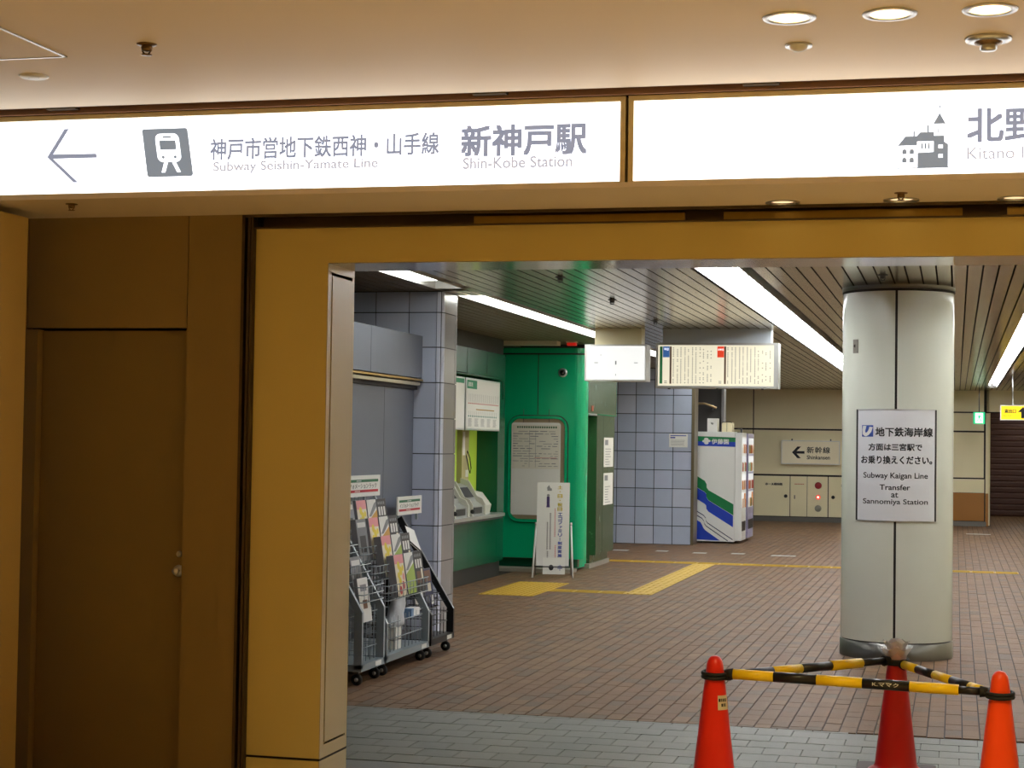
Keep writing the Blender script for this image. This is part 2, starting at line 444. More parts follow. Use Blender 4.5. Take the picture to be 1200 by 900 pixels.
# ================================================================== CORRIDOR SHELL
cc = struct('ceiling.001', (0, 0, 0), 'slatted metal ceiling of the corridor running away from the opening', 'ceiling')
MB().box(-8, 4, 7.9, 46, 2.95, 3.0).build('ceiling_deck', m_slatgap, cc)
P = .105
LIGHTS = [(-4.145, -3.895, 11.5, 13.75), (-4.145, -3.895, 14.42, 36.0), (2.79, 3.0, 9.6, 36.4), (-2.98, -2.77, 20.5, 27.0), (-1.805, -1.475, 9.6, 36.4), (.585, .78, 9.6, 36.4)]
def slat(x, y0, y1):
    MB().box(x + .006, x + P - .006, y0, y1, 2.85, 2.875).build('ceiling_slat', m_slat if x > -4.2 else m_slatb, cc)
x = -.457 - 60 * P
while x < 3.6:
    a, b = x, x + P; cuts = []
    for (l0, l1, y0, y1) in LIGHTS:
        if b > l0 + .02 and a < l1 - .02: cuts.append((y0, y1))
    segs = []; y = 7.9
    for (y0, y1) in sorted(cuts):
        if y0 > y: segs.append((y, y0))
        y = max(y, y1)
    end = 38.2
    if y < end: segs.append((y, end))
    for (a0, a1) in segs: slat(x, a0, a1)
    x += P
MB().box(.7, 4, 38.2, 46, 2.949, 2.96).build('ceiling_far', m_slat, cc)

# strip lights
def opal(name, x0, x1, y0, y1, label):
    t = thing(name, label, 'ceiling light', ((x0 + x1) / 2, (y0 + y1) / 2, 2.85))
    h = MB(); h.box(x0, x0 + .012, y0, y1, 2.85, 2.94); h.box(x1 - .012, x1, y0, y1, 2.85, 2.94); h.box(x0, x1, y0, y1, 2.94, 2.948)
    h.box(x0, x1, y1 - .012, y1, 2.85, 2.94); h.build('trough', m_white, t)
    yy = y0
    ye = y1 - .5 if y1 < 14 else y1
    while yy < ye - .3:
        y2 = min(yy + 1.25, ye - .02)
        MB().box(x0 + .014, x1 - .014, yy + .004, y2 - .004, 2.868, 2.874 if y2 < ye - .1 or y1 > 14 else 2.93).build('diffuser', M('opal_diffuser', (250, 252, 246), .5, emit=L_DIFFUSER), t)
        yy = y2
    return t
opal('strip_light', -4.145, -3.895, 11.5, 13.75, 'white recessed light strip above the brochure racks, ending before the tiled pillar')
opal('strip_light', 2.79, 3.0, 9.6, 36.4, 'long added light strip by the right corridor wall outside the view')  # unseen lamp, added to brighten the far wall
opal('strip_light', -4.145, -3.895, 14.44, 36.0, 'long white recessed light strip running past the green ticket corner')
MB().box(-4.145, -3.895, 13.75, 13.94, 2.85, 2.875).build('ceiling_infill', m_cream, cc)
m_tube = M('fluorescent_tube', (250, 252, 255), .5, emit=L_TUBE)
def tubes(name, x0, x1, y0, y1, label, first=0):
    t = thing(name, label, 'ceiling light', ((x0 + x1) / 2, (y0 + y1) / 2, 2.85))
    h = MB(); h.box(x0, x0 + .01, y0, y1, 2.85, 2.94); h.box(x1 - .01, x1, y0, y1, 2.85, 2.94); h.box(x0, x1, y0, y1, 2.94, 2.948)
    h.box(x0, x1, y1 - .01, y1, 2.85, 2.94); h.build('trough', m_white, t)
    cx = (x0 + x1) / 2; q = (x1 - x0) * .24
    yy = y0 + first
    while yy < y1 - .6:
        y2 = min(yy + 1.2, y1 - .05)
        for s in (-1, 1):
            X = cx + s * q
            MB().tube([(X, yy + .05, 2.90), (X, y2 - .05, 2.90)], .018, 8).build('tube', m_tube, t)
            c = MB(); c.box(X - .02, X + .02, yy + .012, yy + .05, 2.885, 2.94); c.box(X - .02, X + .02, y2 - .05, y2 - .012, 2.885, 2.94)
            c.build('socket', m_white, t)
        yy = y2
    return t
tubes('strip_light', -1.805, -1.475, 9.6, 36.4, 'recessed trough of bare fluorescent tubes left of the round pillar', .1)
tubes('strip_light', .585, .78, 9.6, 36.4, 'recessed trough of paired fluorescent tubes right of the round pillar', .1)

opal('strip_light', 1.6, 1.85, 39.0, 44.0, 'added white strip light in the shutter passage, unseen behind the cream header')  # added out of sight to light the brown shutter
opal('strip_light', -2.98, -2.77, 20.5, 27.0, 'short added light strip hidden behind the hanging timetable board')  # extra hidden lamp that lights the tiles, vending machines and far wall
opal('strip_light', -4.95, -4.72, 29.2, 33.6, 'added white strip light above the stairwell beyond the tiled wall')  # extra lamp put in to lift the dark far end
# ceiling dots
def sprinkler(x, y, z, label, s=1.0, m=None):
    t = thing('sprinkler', label, 'sprinkler', (x, y, z))
    m = m or m_bronze
    a = MB().lathe([(0, 0), (.034 * s, 0), (.032 * s, -.004 * s), (.012 * s, -.007 * s)], (x, y, z), 20); a.build('escutcheon', m, t)
    a = MB().lathe([(.017 * s, 0), (.019 * s, -.012 * s), (.017 * s, -.022 * s), (.006 * s, -.024 * s)], (x, y, z), 14)
    for k in (-1, 1): a.tube([(x + k * .012 * s, y, z - .008 * s), (x + k * .016 * s, y, z - .022 * s), (x + k * .006 * s, y, z - .034 * s)], .0035 * s, 6)
    a.build('body', m, t)
    a = MB().lathe([(0, -.034 * s), (.018 * s, -.034 * s), (.018 * s, -.037 * s), (0, -.037 * s)], (x, y, z), 16); a.build('deflector', m, t)
    return t
sprinkler(-2.848, 5.795, ZC, 'small bronze sprinkler on the near ceiling above the left sign', 1.1)
sprinkler(-3.81, 7.047, ZS, 'small bronze sprinkler under the soffit above the brown door', .8)
sprinkler(-.222, 7.215, ZS, 'small bronze sprinkler under the soffit beside the middle soffit downlight', .8)
for i, (x, y, lab) in enumerate([(-2.889, 14.9, 'dark sprinkler on the slatted ceiling in front of the white clock box'), (-2.93, 17.4, 'dark sprinkler on the slatted ceiling right above the clock box'),
                 (-2.89, 12.85, 'dark sprinkler on the slatted ceiling nearest the opening'), (-.52, 12.9, 'sprinkler on the slatted ceiling just in front of the round pillar')]):
    sprinkler(x, y, 2.85, lab, 1.15, m_darksteel)
# detectors and discs on the near ceiling
t = thing('smoke_detector', 'small white dome in a steel ring behind the downlights', 'detector', (-.549, 6.23, ZC))
MB().lathe([(.03, 0), (.049, 0), (.047, -.008), (.03, -.004)], (-.549, 6.23, ZC), 28).build('ring', m_steel, t)
MB().lathe([(.034, -.001), (.03, -.014), (.018, -.022), (0, -.025)], (-.549, 6.23, ZC), 24).build('dome', m_white, t)
t = thing('ceiling_detector', 'larger round brass detector with protruding head near the right edge', 'detector', (.099, 6.243, ZC))
MB().lathe([(.04, 0), (.08, 0), (.078, -.01), (.05, -.016), (.04, -.012)], (.099, 6.243, ZC), 32).build('ring', m_steel, t)
MB().lathe([(.055, -.004), (.045, -.02), (.03, -.026), (.028, -.026)], (.099, 6.243, ZC), 28).build('collar', m_bronze, t)
MB().lathe([(.03, -.02), (.03, -.038), (.024, -.044), (0, -.045)], (.099, 6.243, ZC), 24).build('head', m_steel, t)
t = thing('ceiling_cover', 'flat white round cover plate on the near ceiling at left', 'cover plate', (-3.546, 6.23, ZC))
MB().lathe([(.0, -.008), (.05, -.008), (.058, -.003), (.058, 0)], (-3.546, 6.23, ZC), 32).build('plate', m_white, t)
a = MB()
for k in (-1, 1): a.disc((-3.546 + k * .022, 6.23, ZC - .0085), .003, 8)
a.build('screw', m_darksteel, t)
t = thing('ceiling_hatch', 'square access hatch with thin aluminium frame on the near ceiling', 'hatch', (-3.46, 5.69, ZC))
h = MB(); hx0, hx1, hy0, hy1 = -3.72, -3.235, 5.44, 5.925
for (a, b, c_, d) in ((hx0, hx1, hy0, hy0 + .012), (hx0, hx1, hy1 - .012, hy1), (hx0, hx0 + .012, hy0, hy1), (hx1 - .012, hx1, hy0, hy1)):
    h.box(a, b, c_, d, ZC - .005, ZC)
h.build('frame', m_steel, t)
MB().box(hx0 + .016, hx1 - .016, hy0 + .016, hy1 - .016, ZC - .003, ZC).build('hatch_panel', m_ceil, t)

# downlights
def downlight(x, y, z, r, label, power=W_DOWN):
    t = thing('downlight', label, 'downlight', (x, y, z))
    MB().lathe([(r * .84, .004), (r * .84, -.003), (r * 1.14, -.005), (r * 1.18, 0), (r * 1.0, .001)], (x, y, z), 36).build('trim_ring', m_steel, t)
    MB().lathe([(r * .84, 0), (r * .80, .03), (r * .68, .07), (r * .5, .10)], (x, y, z), 36).build('reflector', m_reflector, t)
    MB().lathe([(r * .52, .10), (0, .10)], (x, y, z), 24).build('can_top', m_reflector, t)
    MB().lathe([(0, .045), (.016, .05), (.024, .066), (.02, .085), (.012, .099)], (x, y, z), 20).build('lamp', m_lampglow, t)
    if power < 0:      # the shallow soffit fittings have a frosted lens
        MB().lathe([(r * .82, .003), (r * .6, .001), (0, 0)], (x, y, z), 32).build('lens', M('frosted_lens', (255, 226, 176), .5, emit=.75), t)
    if power <= 0: return t
    ld = bpy.data.lights.new('lamp_light', 'AREA'); ld.shape = 'DISK'; ld.size = r * .8; ld.energy = power; ld.color = WARM
    lo = bpy.data.objects.new('lamp_light', ld); C.objects.link(lo); lo.parent = t; lo.location = (0, 0, .06); ld.spread = 2.75 if power > 5 else 1.7
    return t
lab = ['leftmost of the three bright downlights on the near ceiling', 'middle one of the three bright downlights on the near ceiling', 'rightmost of the three bright downlights on the near ceiling']
for (x, y), l in zip(downs, lab): downlight(x, y, ZC, .076, l)
lab = ['leftmost of the three flat downlights in the soffit under the sign', 'middle soffit downlight under the sign, beside a sprinkler', 'rightmost soffit downlight under the sign, cut by the frame edge']
for (x, y), l in zip(sdowns, lab): downlight(x, y, ZS, .062, l, -1)
for i, (x, y) in enumerate(more_downs):
    downlight(x, y, ZC if y < 7 else ZS, .076 if y < 7 else .062, 'round warm ceiling downlight of the near concourse outside the view', W_DOWN if y < 7 else 0)['group'] = 'downlights outside the view'

# ================================================================== BACKLIT SIGNS
SY = 6.92
def sign_box(name, x0, x1, label):
    t = thing(name, label, 'sign', ((x0 + x1) / 2, SY + .06, 2.64))
    f = MB(); frame(f, x0, x1, SY, SY + .12, 2.636, 3.002, .021); f.box(x0, x1, SY + .11, SY + .12, 2.64, 3.0)
    f.build('frame', m_signframe, t)
    MB().box(x0 + .021, x1 - .021, SY + .008, SY + .014, 2.657, 2.981).build('sign_face', m_signface, t)
    return t
FY = SY + .0065
s1 = sign_box('illuminated_sign', -5.6, -1.297, 'long white backlit sign with left arrow, train symbol and station name')
s2 = sign_box('illuminated_sign', -1.285, 2.2, 'white backlit sign with a dark house symbol at the right')
o0 = (0, FY, 0); U = (1, 0, 0)
a = MB()
def bar2(mb, x0, z0, x1, z1, wd_):
    d = Vector((x1 - x0, z1 - z0)).normalized(); n = Vector((-d.y, d.x)) * wd_ / 2
    poly(mb, o0, U, [(x0 - n.x, z0 - n.y), (x1 - n.x, z1 - n.y), (x1 + n.x, z1 + n.y), (x0 + n.x, z0 + n.y)])
# arrow
poly(a, o0, U, [(-3.868, 2.820), (-3.788, 2.942), (-3.766, 2.942), (-3.84, 2.830)])
poly(a, o0, U, [(-3.868, 2.820), (-3.838, 2.832), (-3.632, 2.830), (-3.629, 2.812), (-3.838, 2.812)])
poly(a, o0, U, [(-3.868, 2.820), (-3.838, 2.812), (-3.716, 2.706), (-3.738, 2.706)])
a.build('arrow', m_signink, s1)
a = MB()
poly(a, o0, U, [(-3.412, 2.93), (-3.418, 2.924), (-3.388, 2.728), (-3.380, 2.721), (-3.182, 2.722), (-3.175, 2.73), (-3.206, 2.924), (-3.214, 2.93)])
a.build('pictogram', m_signpic, s1)
p1 = (0, FY - .0008, 0); p2 = (0, FY - .0016, 0)
def sx(x, z): return x - (2.826 - z) * -.16
tr = MB()
def srect(mb, o, pts): poly(mb, o, U, [(sx(x, z), z) for x, z in pts])
srect(tr, p1, rrect(-3.345, -3.235, 2.785, 2.908, .025))
srect(tr, p1, [(-3.335, 2.74), (-3.318, 2.74), (-3.30, 2.782), (-3.318, 2.782)]); srect(tr, p1, [(-3.262, 2.74), (-3.245, 2.74), (-3.262, 2.782), (-3.28, 2.782)])
tr.build('train_symbol', m_signface, s1)
tr = MB()
srect(tr, p2, rrect(-3.328, -3.252, 2.838, 2.878, .004, 2)); srect(tr, p2, rrect(-3.31, -3.27, 2.889, 2.897, .003, 2))
for xx in (-3.318, -3.262): srect(tr, p2, [(xx + .007 * math.cos(i * .785), 2.806 + .007 * math.sin(i * .785)) for i in range(8)])
tr.build('train_detail', m_signpic, s1)
a = MB(); text(a, '神戸市営地下鉄西神・山手線', (-3.098, FY, 2.787), U, 1.02, .093, bold=.035); a.build('lettering', m_signink, s1)
a = MB(); text(a, '新神戸駅', (-1.985, FY, 2.772), U, .53, .131, bold=.06); a.build('lettering', m_signink, s1)
a = MB(); text(a, 'Subway Seishin-Yamate Line', (-3.083, FY, 2.727), U, .74, .053, bold=.018); a.build('lettering', m_signink2, s1)
a = MB(); text(a, 'Shin-Kobe Station', (-1.975, FY, 2.722), U, .46, .048, bold=.018); a.build('lettering', m_signink2, s1)
# house symbol
def hz(px, py):   # picture drawn on a 0..160 x 0..100 grid over the sign's right end
    return (-.231 + (px - 118) * .000436, 2.926 - (py - 80) * .000436)
def hp(mb, pts, o=o0): poly(mb, o, U, [hz(*p) for p in pts])
a = MB()
hp(a, [(118, 638), (118, 630), (578, 630), (578, 638)]); hp(a, [(128, 434), (194, 352), (290, 352), (322, 318), (436, 318), (436, 352), (530, 352), (530, 408), (562, 430), (562, 630), (300, 630), (300, 434)])
hp(a, [(434, 247), (488, 150), (541, 247)]); hp(a, [(484, 150), (484, 70), (491, 70), (491, 150)]); hp(a, [(472, 92), (490, 104), (506, 84), (490, 92)])
hp(a, [(383, 320), (383, 255), (397, 255), (397, 320)]); hp(a, [(262, 354), (262, 306), (275, 306), (275, 354)])
hp(a, [(134, 630), (134, 434), (139, 434), (139, 630)]); hp(a, [(436, 352), (436, 247), (441, 247), (441, 352)]); hp(a, [(529, 352), (529, 247), (534, 247), (534, 352)])
for cx in (186, 250):
    for cy in (510, 585):
        hp(a, [(cx - 19, cy), (cx - 19, cy - 30), (cx - 10, cy - 44), (cx + 10, cy - 44), (cx + 19, cy - 30), (cx + 19, cy)])
for cx in (458, 478, 494, 511): hp(a, [(cx - 4, 330), (cx - 4, 285), (cx + 4, 285), (cx + 4, 330)])
for cx in (458, 478, 494, 511): hp(a, [(cx - 4, 278), (cx - 4, 265), (cx + 4, 265), (cx + 4, 278)])
a.build('house_symbol', m_signpic, s2)
b = MB(); hp(b, [(296, 500), (296, 400), (438, 400), (438, 496)], p1)
for cy in (448, 532):
    for cx in (488, 508): hp(b, [(cx - 8, cy + 16), (cx - 8, cy - 16), (cx + 9, cy - 16), (cx + 9, cy + 16)], p1)
b.build('house_windows', m_signface, s2)
b = MB()
for cx in (339, 368, 397): hp(b, [(cx - 7, 466), (cx - 7, 418), (cx + 7, 418), (cx + 7, 466)], p2)
b.build('house_bars', m_signpic, s2)
a = MB(); text(a, '北野', (.032, FY, 2.776), U, .275, .132, bold=.045); a.build('lettering', m_signink, s2)
a = MB(); text(a, 'Kitano I', (.034, FY, 2.712), U, .208, .046, bold=.004); a.build('lettering', m_signink2, s2)

# ================================================================== TILED WALL END (left, near the racks)
def tile_grid(parent, plane, c, us, zs, mats, name='wall_tile', t=.012, gap=.004, flip=1):
    """tiles between the joints us and zs; plane 'y' faces -Y at y=c, plane 'x' faces +X at x=c"""
    for i in range(len(us) - 1):
        for j in range(len(zs) - 1):
            u0, u1, z0, z1 = us[i] + gap, us[i + 1] - gap, zs[j] + gap, zs[j + 1] - gap
            d = random.uniform(0, .0012); mb = MB()
            if plane == 'y': mb.box(u0, u1, c - t + d, c + d * 0 + .0, z0, z1)
            else: mb.box(c, c + t - d, u0, u1, z0, z1)
            mb.build(name, random.choice(mats), parent)
zs = [0, .316, .612, .905, 1.203, 1.50, 1.795, 2.09, 2.383, 2.673, 2.848]
wt = struct('wall_corner', (0, 0, 0), 'wall end clad in blue grey tiles between racks and ticket counter', 'wall')
MB().box(-7.5, -4.145, 13.965, 14.40, 0, 2.85).build('core', m_wgrout, wt)
tile_grid(wt, 'y', 13.965, [-5.6, -5.30, -5.01, -4.715, -4.424, -4.183], zs, m_tileblue)
m_tside = M('tile_side', (150, 150, 152), .18, .15, var=.03)
tile_grid(wt, 'x', -4.145, [14.03, 14.345, 14.40], zs, [m_tside])
for j in range(len(zs) - 1):      # rounded corner tiles
    mb = MB(); z0, z1 = zs[j] + .004, zs[j + 1] - .004; pr = [(-4.181, 13.97), (-4.181, 13.953)]
    for i in range(7):
        a_ = math.radians(-90 + 15 * i); pr.append((-4.181 + .048 * math.cos(a_), 14.001 + .048 * math.sin(a_)))
    pr += [(-4.133, 14.028), (-4.145, 14.028)]
    mb.prism(pr, 'z', z0, z1, smooth=False); mb.build('corner_tile', m_tileblue[2], wt)
# grey panel wall behind the racks with a projecting upper box and a metal rail
wp = struct('wall_panelled', (0, 0, 0), 'grey metal panel wall behind the brochure racks with a projecting upper box', 'wall')
MB().box(-4.9, -4.39, 7.9, 13.95, 0, 2.46).build('core', m_wgrout, wp)
ys = [7.92, 9.3, 10.68, 11.93, 13.18, 13.95]
for i in range(5): MB().box(-4.39, -4.37, ys[i] + .002, ys[i + 1] - .002, .0, 2.03).build('panel', m_panel, wp)
ys = [7.92, 9.2, 10.4, 11.45, 12.627, 13.95]
for i in range(5): MB().box(-4.39, -4.30, ys[i] + .003, ys[i + 1] - .003, 2.125, 2.475).build('panel', m_panel, wp)
MB().box(-4.38, -4.292, 7.92, 13.95, 2.10, 2.115).build('rail', m_brass, wp)
MB().box(-4.38, -4.31, 7.92, 13.93, 2.062, 2.088).build('rail', M('rail_pale', (190, 184, 160), .3, .5), wp)
MB().box(-4.38, -4.34, 7.92, 13.95, 2.03, 2.13).build('rail_back', m_darkgap, wp)

# ================================================================== TICKET COUNTER
tk = thing('ticket_counter', 'dark green ticket machine counter with steel ledge, built into the wall', 'counter', (-5.6, 17.5, 0))
m_lime = M('lime_panel', (160, 190, 60), .45, emit=.15)
MB().box(-7.5, -5.3, 14.42, 20.62, 2.36, 2.66).build('fascia', m_greend, tk)
j = MB()
for y in (18.9, 19.75, 17.9, 16.9): j.box(-5.3, -5.2985, y - .004, y + .004, 2.36, 2.66)
j.build('joint', m_darkgap, tk)
MB().tube([(-5.3, 14.5, 2.36), (-5.3, 20.35, 2.36), (-5.3, 20.46, 2.34), (-5.3, 20.52, 2.26), (-5.3, 20.52, 2.12)], .016, 8).build('frame_bead', m_greend, tk)
MB().box(-7.5, -5.33, 14.42, 20.62, 2.66, 2.85).build('cornice', M('dark_cornice', (48, 48, 46), .6), tk)
MB().box(-6.2, -5.3, 20.30, 20.62, .19, 2.36).build('cheek', m_greend, tk)
for (y0, y1) in ((14.42, 16.2), (16.2, 17.6), (17.6, 19.04), (19.04, 20.29)):
    MB().box(-6.2, -5.3, y0 + .003, y1 - .003, .19, .71).build('counter_front', m_greend, tk)
MB().box(-6.2, -5.34, 14.42, 20.6, 0, .18).build('plinth', M('plinth_dark', (36, 38, 36), .5), tk)
lp = [(-5.55, 14.42), (-5.14, 14.42), (-5.14, 20.05), (-5.16, 20.15), (-5.22, 20.22), (-5.30, 20.24), (-5.55, 20.24)]
MB().prism(lp, 'z', .742, .775).build('ledge', m_steel, tk)
MB().prism([(x - .03, y) for x, y in lp], 'z', .715, .742).build('ledge_under', m_darksteel, tk)
MB().box(-5.60, -5.58, 14.42, 20.3, .775, 2.36).build('back_panel', m_greend, tk)
MB().box(-5.58, -5.555, 19.76, 20.28, .80, 1.74).build('lime_panel', m_lime, tk)
MB().box(-5.58, -5.555, 18.7, 19.42, .80, 1.74).build('lime_panel', m_lime, tk)
MB().box(-5.58, -5.50, 19.44, 19.74, .80, 1.80).build('column', M('beige_column', (176, 168, 120), .5), tk)
q = MB(); q.box(-5.50, -5.498, 19.47, 19.56, 1.45, 1.72); q.box(-5.50, -5.498, 19.6, 19.72, 1.2, 1.28); q.build('notice', m_paper, tk)
MB().tube([(-5.48, 19.60, 1.50), (-5.46, 19.64, 1.42), (-5.46, 19.70, 1.30), (-5.48, 19.73, 1.24), (-5.46, 19.6, 1.30), (-5.48, 19.56, 1.44)], .006, 6, closed=True).build('handset_cord', m_black, tk)
# ticket machine consoles standing on the ledge
def console(y0, y1, label):
    t = thing('ticket_console', label, 'ticket machine', (-5.35, (y0 + y1) / 2, .775), 'ticket machine consoles on the steel ledge')
    prof = [(-5.5, .776), (-5.2, .776), (-5.2, .90), (-5.235, .96), (-5.30, .99), (-5.40, 1.16), (-5.5, 1.19)]
    MB().prism(prof, 'y', y0, y0 + .03).build('side_cheek', M('console_white', (196, 196, 184), .4), t)
    MB().prism(prof, 'y', y1 - .03, y1).build('side_cheek', MATS['console_white'], t)
    inn = [(-5.5, .776), (-5.22, .776), (-5.22, .88), (-5.30, .93), (-5.42, 1.10), (-5.5, 1.13)]
    MB().prism(inn, 'y', y0 + .03, y1 - .03).build('console_face', M('console_grey', (150, 154, 150), .4), t)
    e = MB(); e.prism([(-5.219, .80), (-5.212, .80), (-5.212, .87), (-5.219, .87)], 'y', y0 + .1, y1 - .12); e.build('slot', m_black, t)
    e = MB(); e.prism([(-5.33, .985), (-5.322, .98), (-5.40, 1.09), (-5.408, 1.086)], 'y', y0 + .08, y1 - .08); e.build('screen', m_ink, t)
    e = MB()
    for kk in range(3): e.lathe([(0, -.012), (.02, -.01), (.024, .0)], (-5.2, y0 - .001, .83 + kk * .001), 12, axis='y')
    e.build('side_knob', m_black, t)
    return t
console(18.15, 18.72, 'nearer pale ticket console on the ledge, half hidden by the tiled pillar')
console(18.85, 19.42, 'pale ticket console on the ledge under the route map, further from the pillar')
t = thing('ticket_console', 'small sloped ticket console at the far end of the ledge below the lime panel', 'ticket machine', (-5.4, 19.75, .775), 'ticket machine consoles on the steel ledge')
MB().prism([(-5.5, .776), (-5.27, .776), (-5.25, .88), (-5.36, 1.02), (-5.5, 1.05)], 'y', 19.5, 19.85).build('console_body', MATS['console_white'], t)
MB().lathe([(0, -.014), (.03, -.012), (.034, 0)], (-5.33, 19.5, .86), 14, axis='y').build('side_knob', m_black, t)

# route map in a frame hanging on the fascia
rm = thing('route_map', 'white framed fare and route map above the ticket consoles', 'map', (-5.28, 19.5, 1.74))
MB().box(-5.298, -5.262, 18.72, 20.22, 1.735, 2.318).build('frame', m_steel, rm)
RX = -5.2605; RU = (0, 1, 0)
def rpoint(u, v): return (RX, 18.75 + u * 1.44, 1.755 + v * .545)
a = MB(); a.box(RX - .001, RX, 18.75, 20.19, 1.755, 2.30); a.build('map_sheet', m_paper, rm)
a = MB(); rect(a, (RX + .001, 18.76, 2.20), RU, .42, .095); a.build('title_band', M('print_green', (20, 132, 92), .6), rm)
a = MB(); text(a, '運賃表', (RX + .002, 18.80, 2.222), RU, .2, .05, bold=.01); a.build('title_lettering', m_white, rm)
a = MB()
for i in range(20): rect(a, (RX + .001, 18.82 + i * .067, 2.03 + .0 * i), RU, .042, .012)
a.build('route_dots', M('print_red', (188, 50, 60), .6), rm)
a = MB()
for i in range(16): rect(a, (RX + .001, 18.82 + i * .08, 1.885), RU, .04, .018)
a.build('route_dots', M('print_teal', (40, 120, 110), .6), rm)
a = MB(); rect(a, (RX + .001, 19.15, 1.965), RU, .8, .012); a.build('route_line', M('print_ochre', (170, 130, 40), .6), rm)
a = MB()
for i in range(20): rect(a, (RX + .001, 18.85 + i * .067, 2.055), RU, .008, .09)
for i in range(16): rect(a, (RX + .001, 18.85 + i * .08, 1.91), RU, .008, .04)
for i in range(9):
    for k in range(5): rect(a, (RX + .001, 18.82 + k * .27, 1.78 + i * .0105), RU, .12 + .05 * random.random(), .004)
a.build('small_print', m_grey_ink, rm)['kind'] = 'stuff'
rm2 = thing('route_map', 'white framed map panel partly hidden behind the tiled pillar', 'map', (-5.28, 18.2, 1.74))
MB().box(-5.298, -5.262, 17.2, 18.68, 1.735, 2.318).build('frame', m_steel, rm2)
MB().box(RX - .001, RX, 17.23, 18.65, 1.755, 2.30).build('map_sheet', m_paper, rm2)
a = MB(); rect(a, (RX + .001, 18.2, 2.25), RU, .44, .05); a.build('title_band', MATS['print_green'], rm2)

# ================================================================== GREEN KIOSK
ki = thing('station_office_booth', 'tall glossy green booth with rounded corner and framed window notice', 'booth', (-5.0, 22.5, 0))
KX0, KX1, KY0, KY1 = -5.52, -4.5, 21.5, 23.62
def kout(d, y0=KY0, y1=KY1, r=.13):
    pts = [(KX0 - 1.0, y0 - d)]
    for i in range(8):
        a_ = math.radians(-90 + 90 * i / 7); pts.append((KX1 - r + (r + d) * math.cos(a_), y0 + r + (r + d) * math.sin(a_)))
    pts += [(KX1 + d, y1), (KX0 - 1.0, y1)]
    return pts
FP = kout(0, KY0, 21.72)
MB().prism(FP, 'z', .16, 1.98, smooth=False).build('front_body', m_green, ki)
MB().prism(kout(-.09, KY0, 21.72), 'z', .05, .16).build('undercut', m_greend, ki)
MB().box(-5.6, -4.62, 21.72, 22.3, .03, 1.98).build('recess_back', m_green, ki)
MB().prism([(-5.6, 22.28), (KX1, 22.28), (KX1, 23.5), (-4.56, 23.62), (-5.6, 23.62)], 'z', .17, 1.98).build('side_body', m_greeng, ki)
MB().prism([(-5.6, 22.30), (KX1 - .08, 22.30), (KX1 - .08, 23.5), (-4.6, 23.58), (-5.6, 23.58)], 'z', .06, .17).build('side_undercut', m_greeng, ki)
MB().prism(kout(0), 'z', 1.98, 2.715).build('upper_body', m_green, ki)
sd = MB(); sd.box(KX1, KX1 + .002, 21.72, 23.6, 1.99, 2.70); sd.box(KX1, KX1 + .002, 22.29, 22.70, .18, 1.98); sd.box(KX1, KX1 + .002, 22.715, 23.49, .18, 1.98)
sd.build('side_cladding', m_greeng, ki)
MB().prism(kout(.012), 'z', 2.735, 2.80).build('top_band', m_green, ki)
MB().prism(kout(-.01), 'z', 2.715, 2.735).build('top_joint', m_darkgap, ki)
MB().box(-5.35, KX1, 21.56, 23.5, 2.80, 2.846).build('crown', MATS['dark_cornice'], ki)
jj = MB(); jj.box(-5.105, -5.095, KY0 - .0015, KY0, 1.96, 2.715); jj.box(KX0, KX1 - .14, KY0 - .0015, KY0, .155, .163); jj.build('joint', m_darkgap, ki)
MB().box(-5.66, -4.60, 21.28, 21.62, 0, .045).build('plinth', M('plinth_stone', (150, 144, 130), .5, var=.15), ki)
MB().box(-4.9, -4.56, 22.2, 23.55, 0, .06).build('plinth', MATS['plinth_stone'], ki)
# window frame
def ring(mb, outer, inner, y0, y1):
    n = len(outer); k = len(mb.v)
    mb.v += [(x, y0, z) for x, z in outer] + [(x, y0, z) for x, z in inner] + [(x, y1, z) for x, z in outer] + [(x, y1, z) for x, z in inner]
    for i in range(n):
        j = (i + 1) % n
        for f in ((i, j, n + j, n + i), (2 * n + i, 3 * n + i, 3 * n + j, 2 * n + j), (i, 2 * n + i, 2 * n + j, j), (n + i, n + j, 3 * n + j, 3 * n + i)):
            mb.f.append(tuple(k + q for q in f)); mb.mi.append(0); mb.sm.append(False)
WX0, WX1, WZ0, WZ1 = -5.485, -4.70, .60, 1.955
mb = MB(); ring(mb, rrect(WX0, WX1, WZ0, WZ1, .16, 7), rrect(WX0 + .012, WX1 - .012, WZ0 + .012, WZ1 - .012, .15, 7), KY0 - .004, KY0 + .01); mb.build('window_joint', m_darkgap, ki)
mb = MB(); ring(mb, rrect(WX0 + .012, WX1 - .012, WZ0 + .012, WZ1 - .012, .15, 7), rrect(WX0 + .042, WX1 - .042, WZ0 + .042, WZ1 - .042, .12, 7), KY0 - .03, KY0 + .01); mb.build('window_frame', m_green, ki)
mb = MB(); mb.prism(rrect(WX0 + .05, WX1 - .05, WZ0 + .05, WZ1 - .05, .11, 7), 'y', KY0 - .006, KY0 - .002); mb.build('window_shutter', M('window_beige', (156, 140, 112), .4), ki)
nt_ = thing('notice_board', 'white notice in the booth window, printed table above a blank half', 'notice', (-5.11, KY0 - .02, .70))
MB().prism(rrect(-5.43, -4.80, .70, 1.86, .03, 3), 'y', KY0 - .018, KY0 - .008).build('sheet', m_paper, nt_)
a = MB(); ny = KY0 - .0195; a.box(-5.42, -4.81, ny, ny + .001, 1.28, 1.83); a.build('printed_sheet', M('printed_sheet', (220, 216, 202), .6), nt_)
a = MB(); nyy = ny - .001
for i in range(18): rect(a, (-5.36 + i * .029, nyy, 1.79), U, .02, .024)
a.build('heading', M('heading_green', (50, 96, 60), .6), nt_)
a = MB()
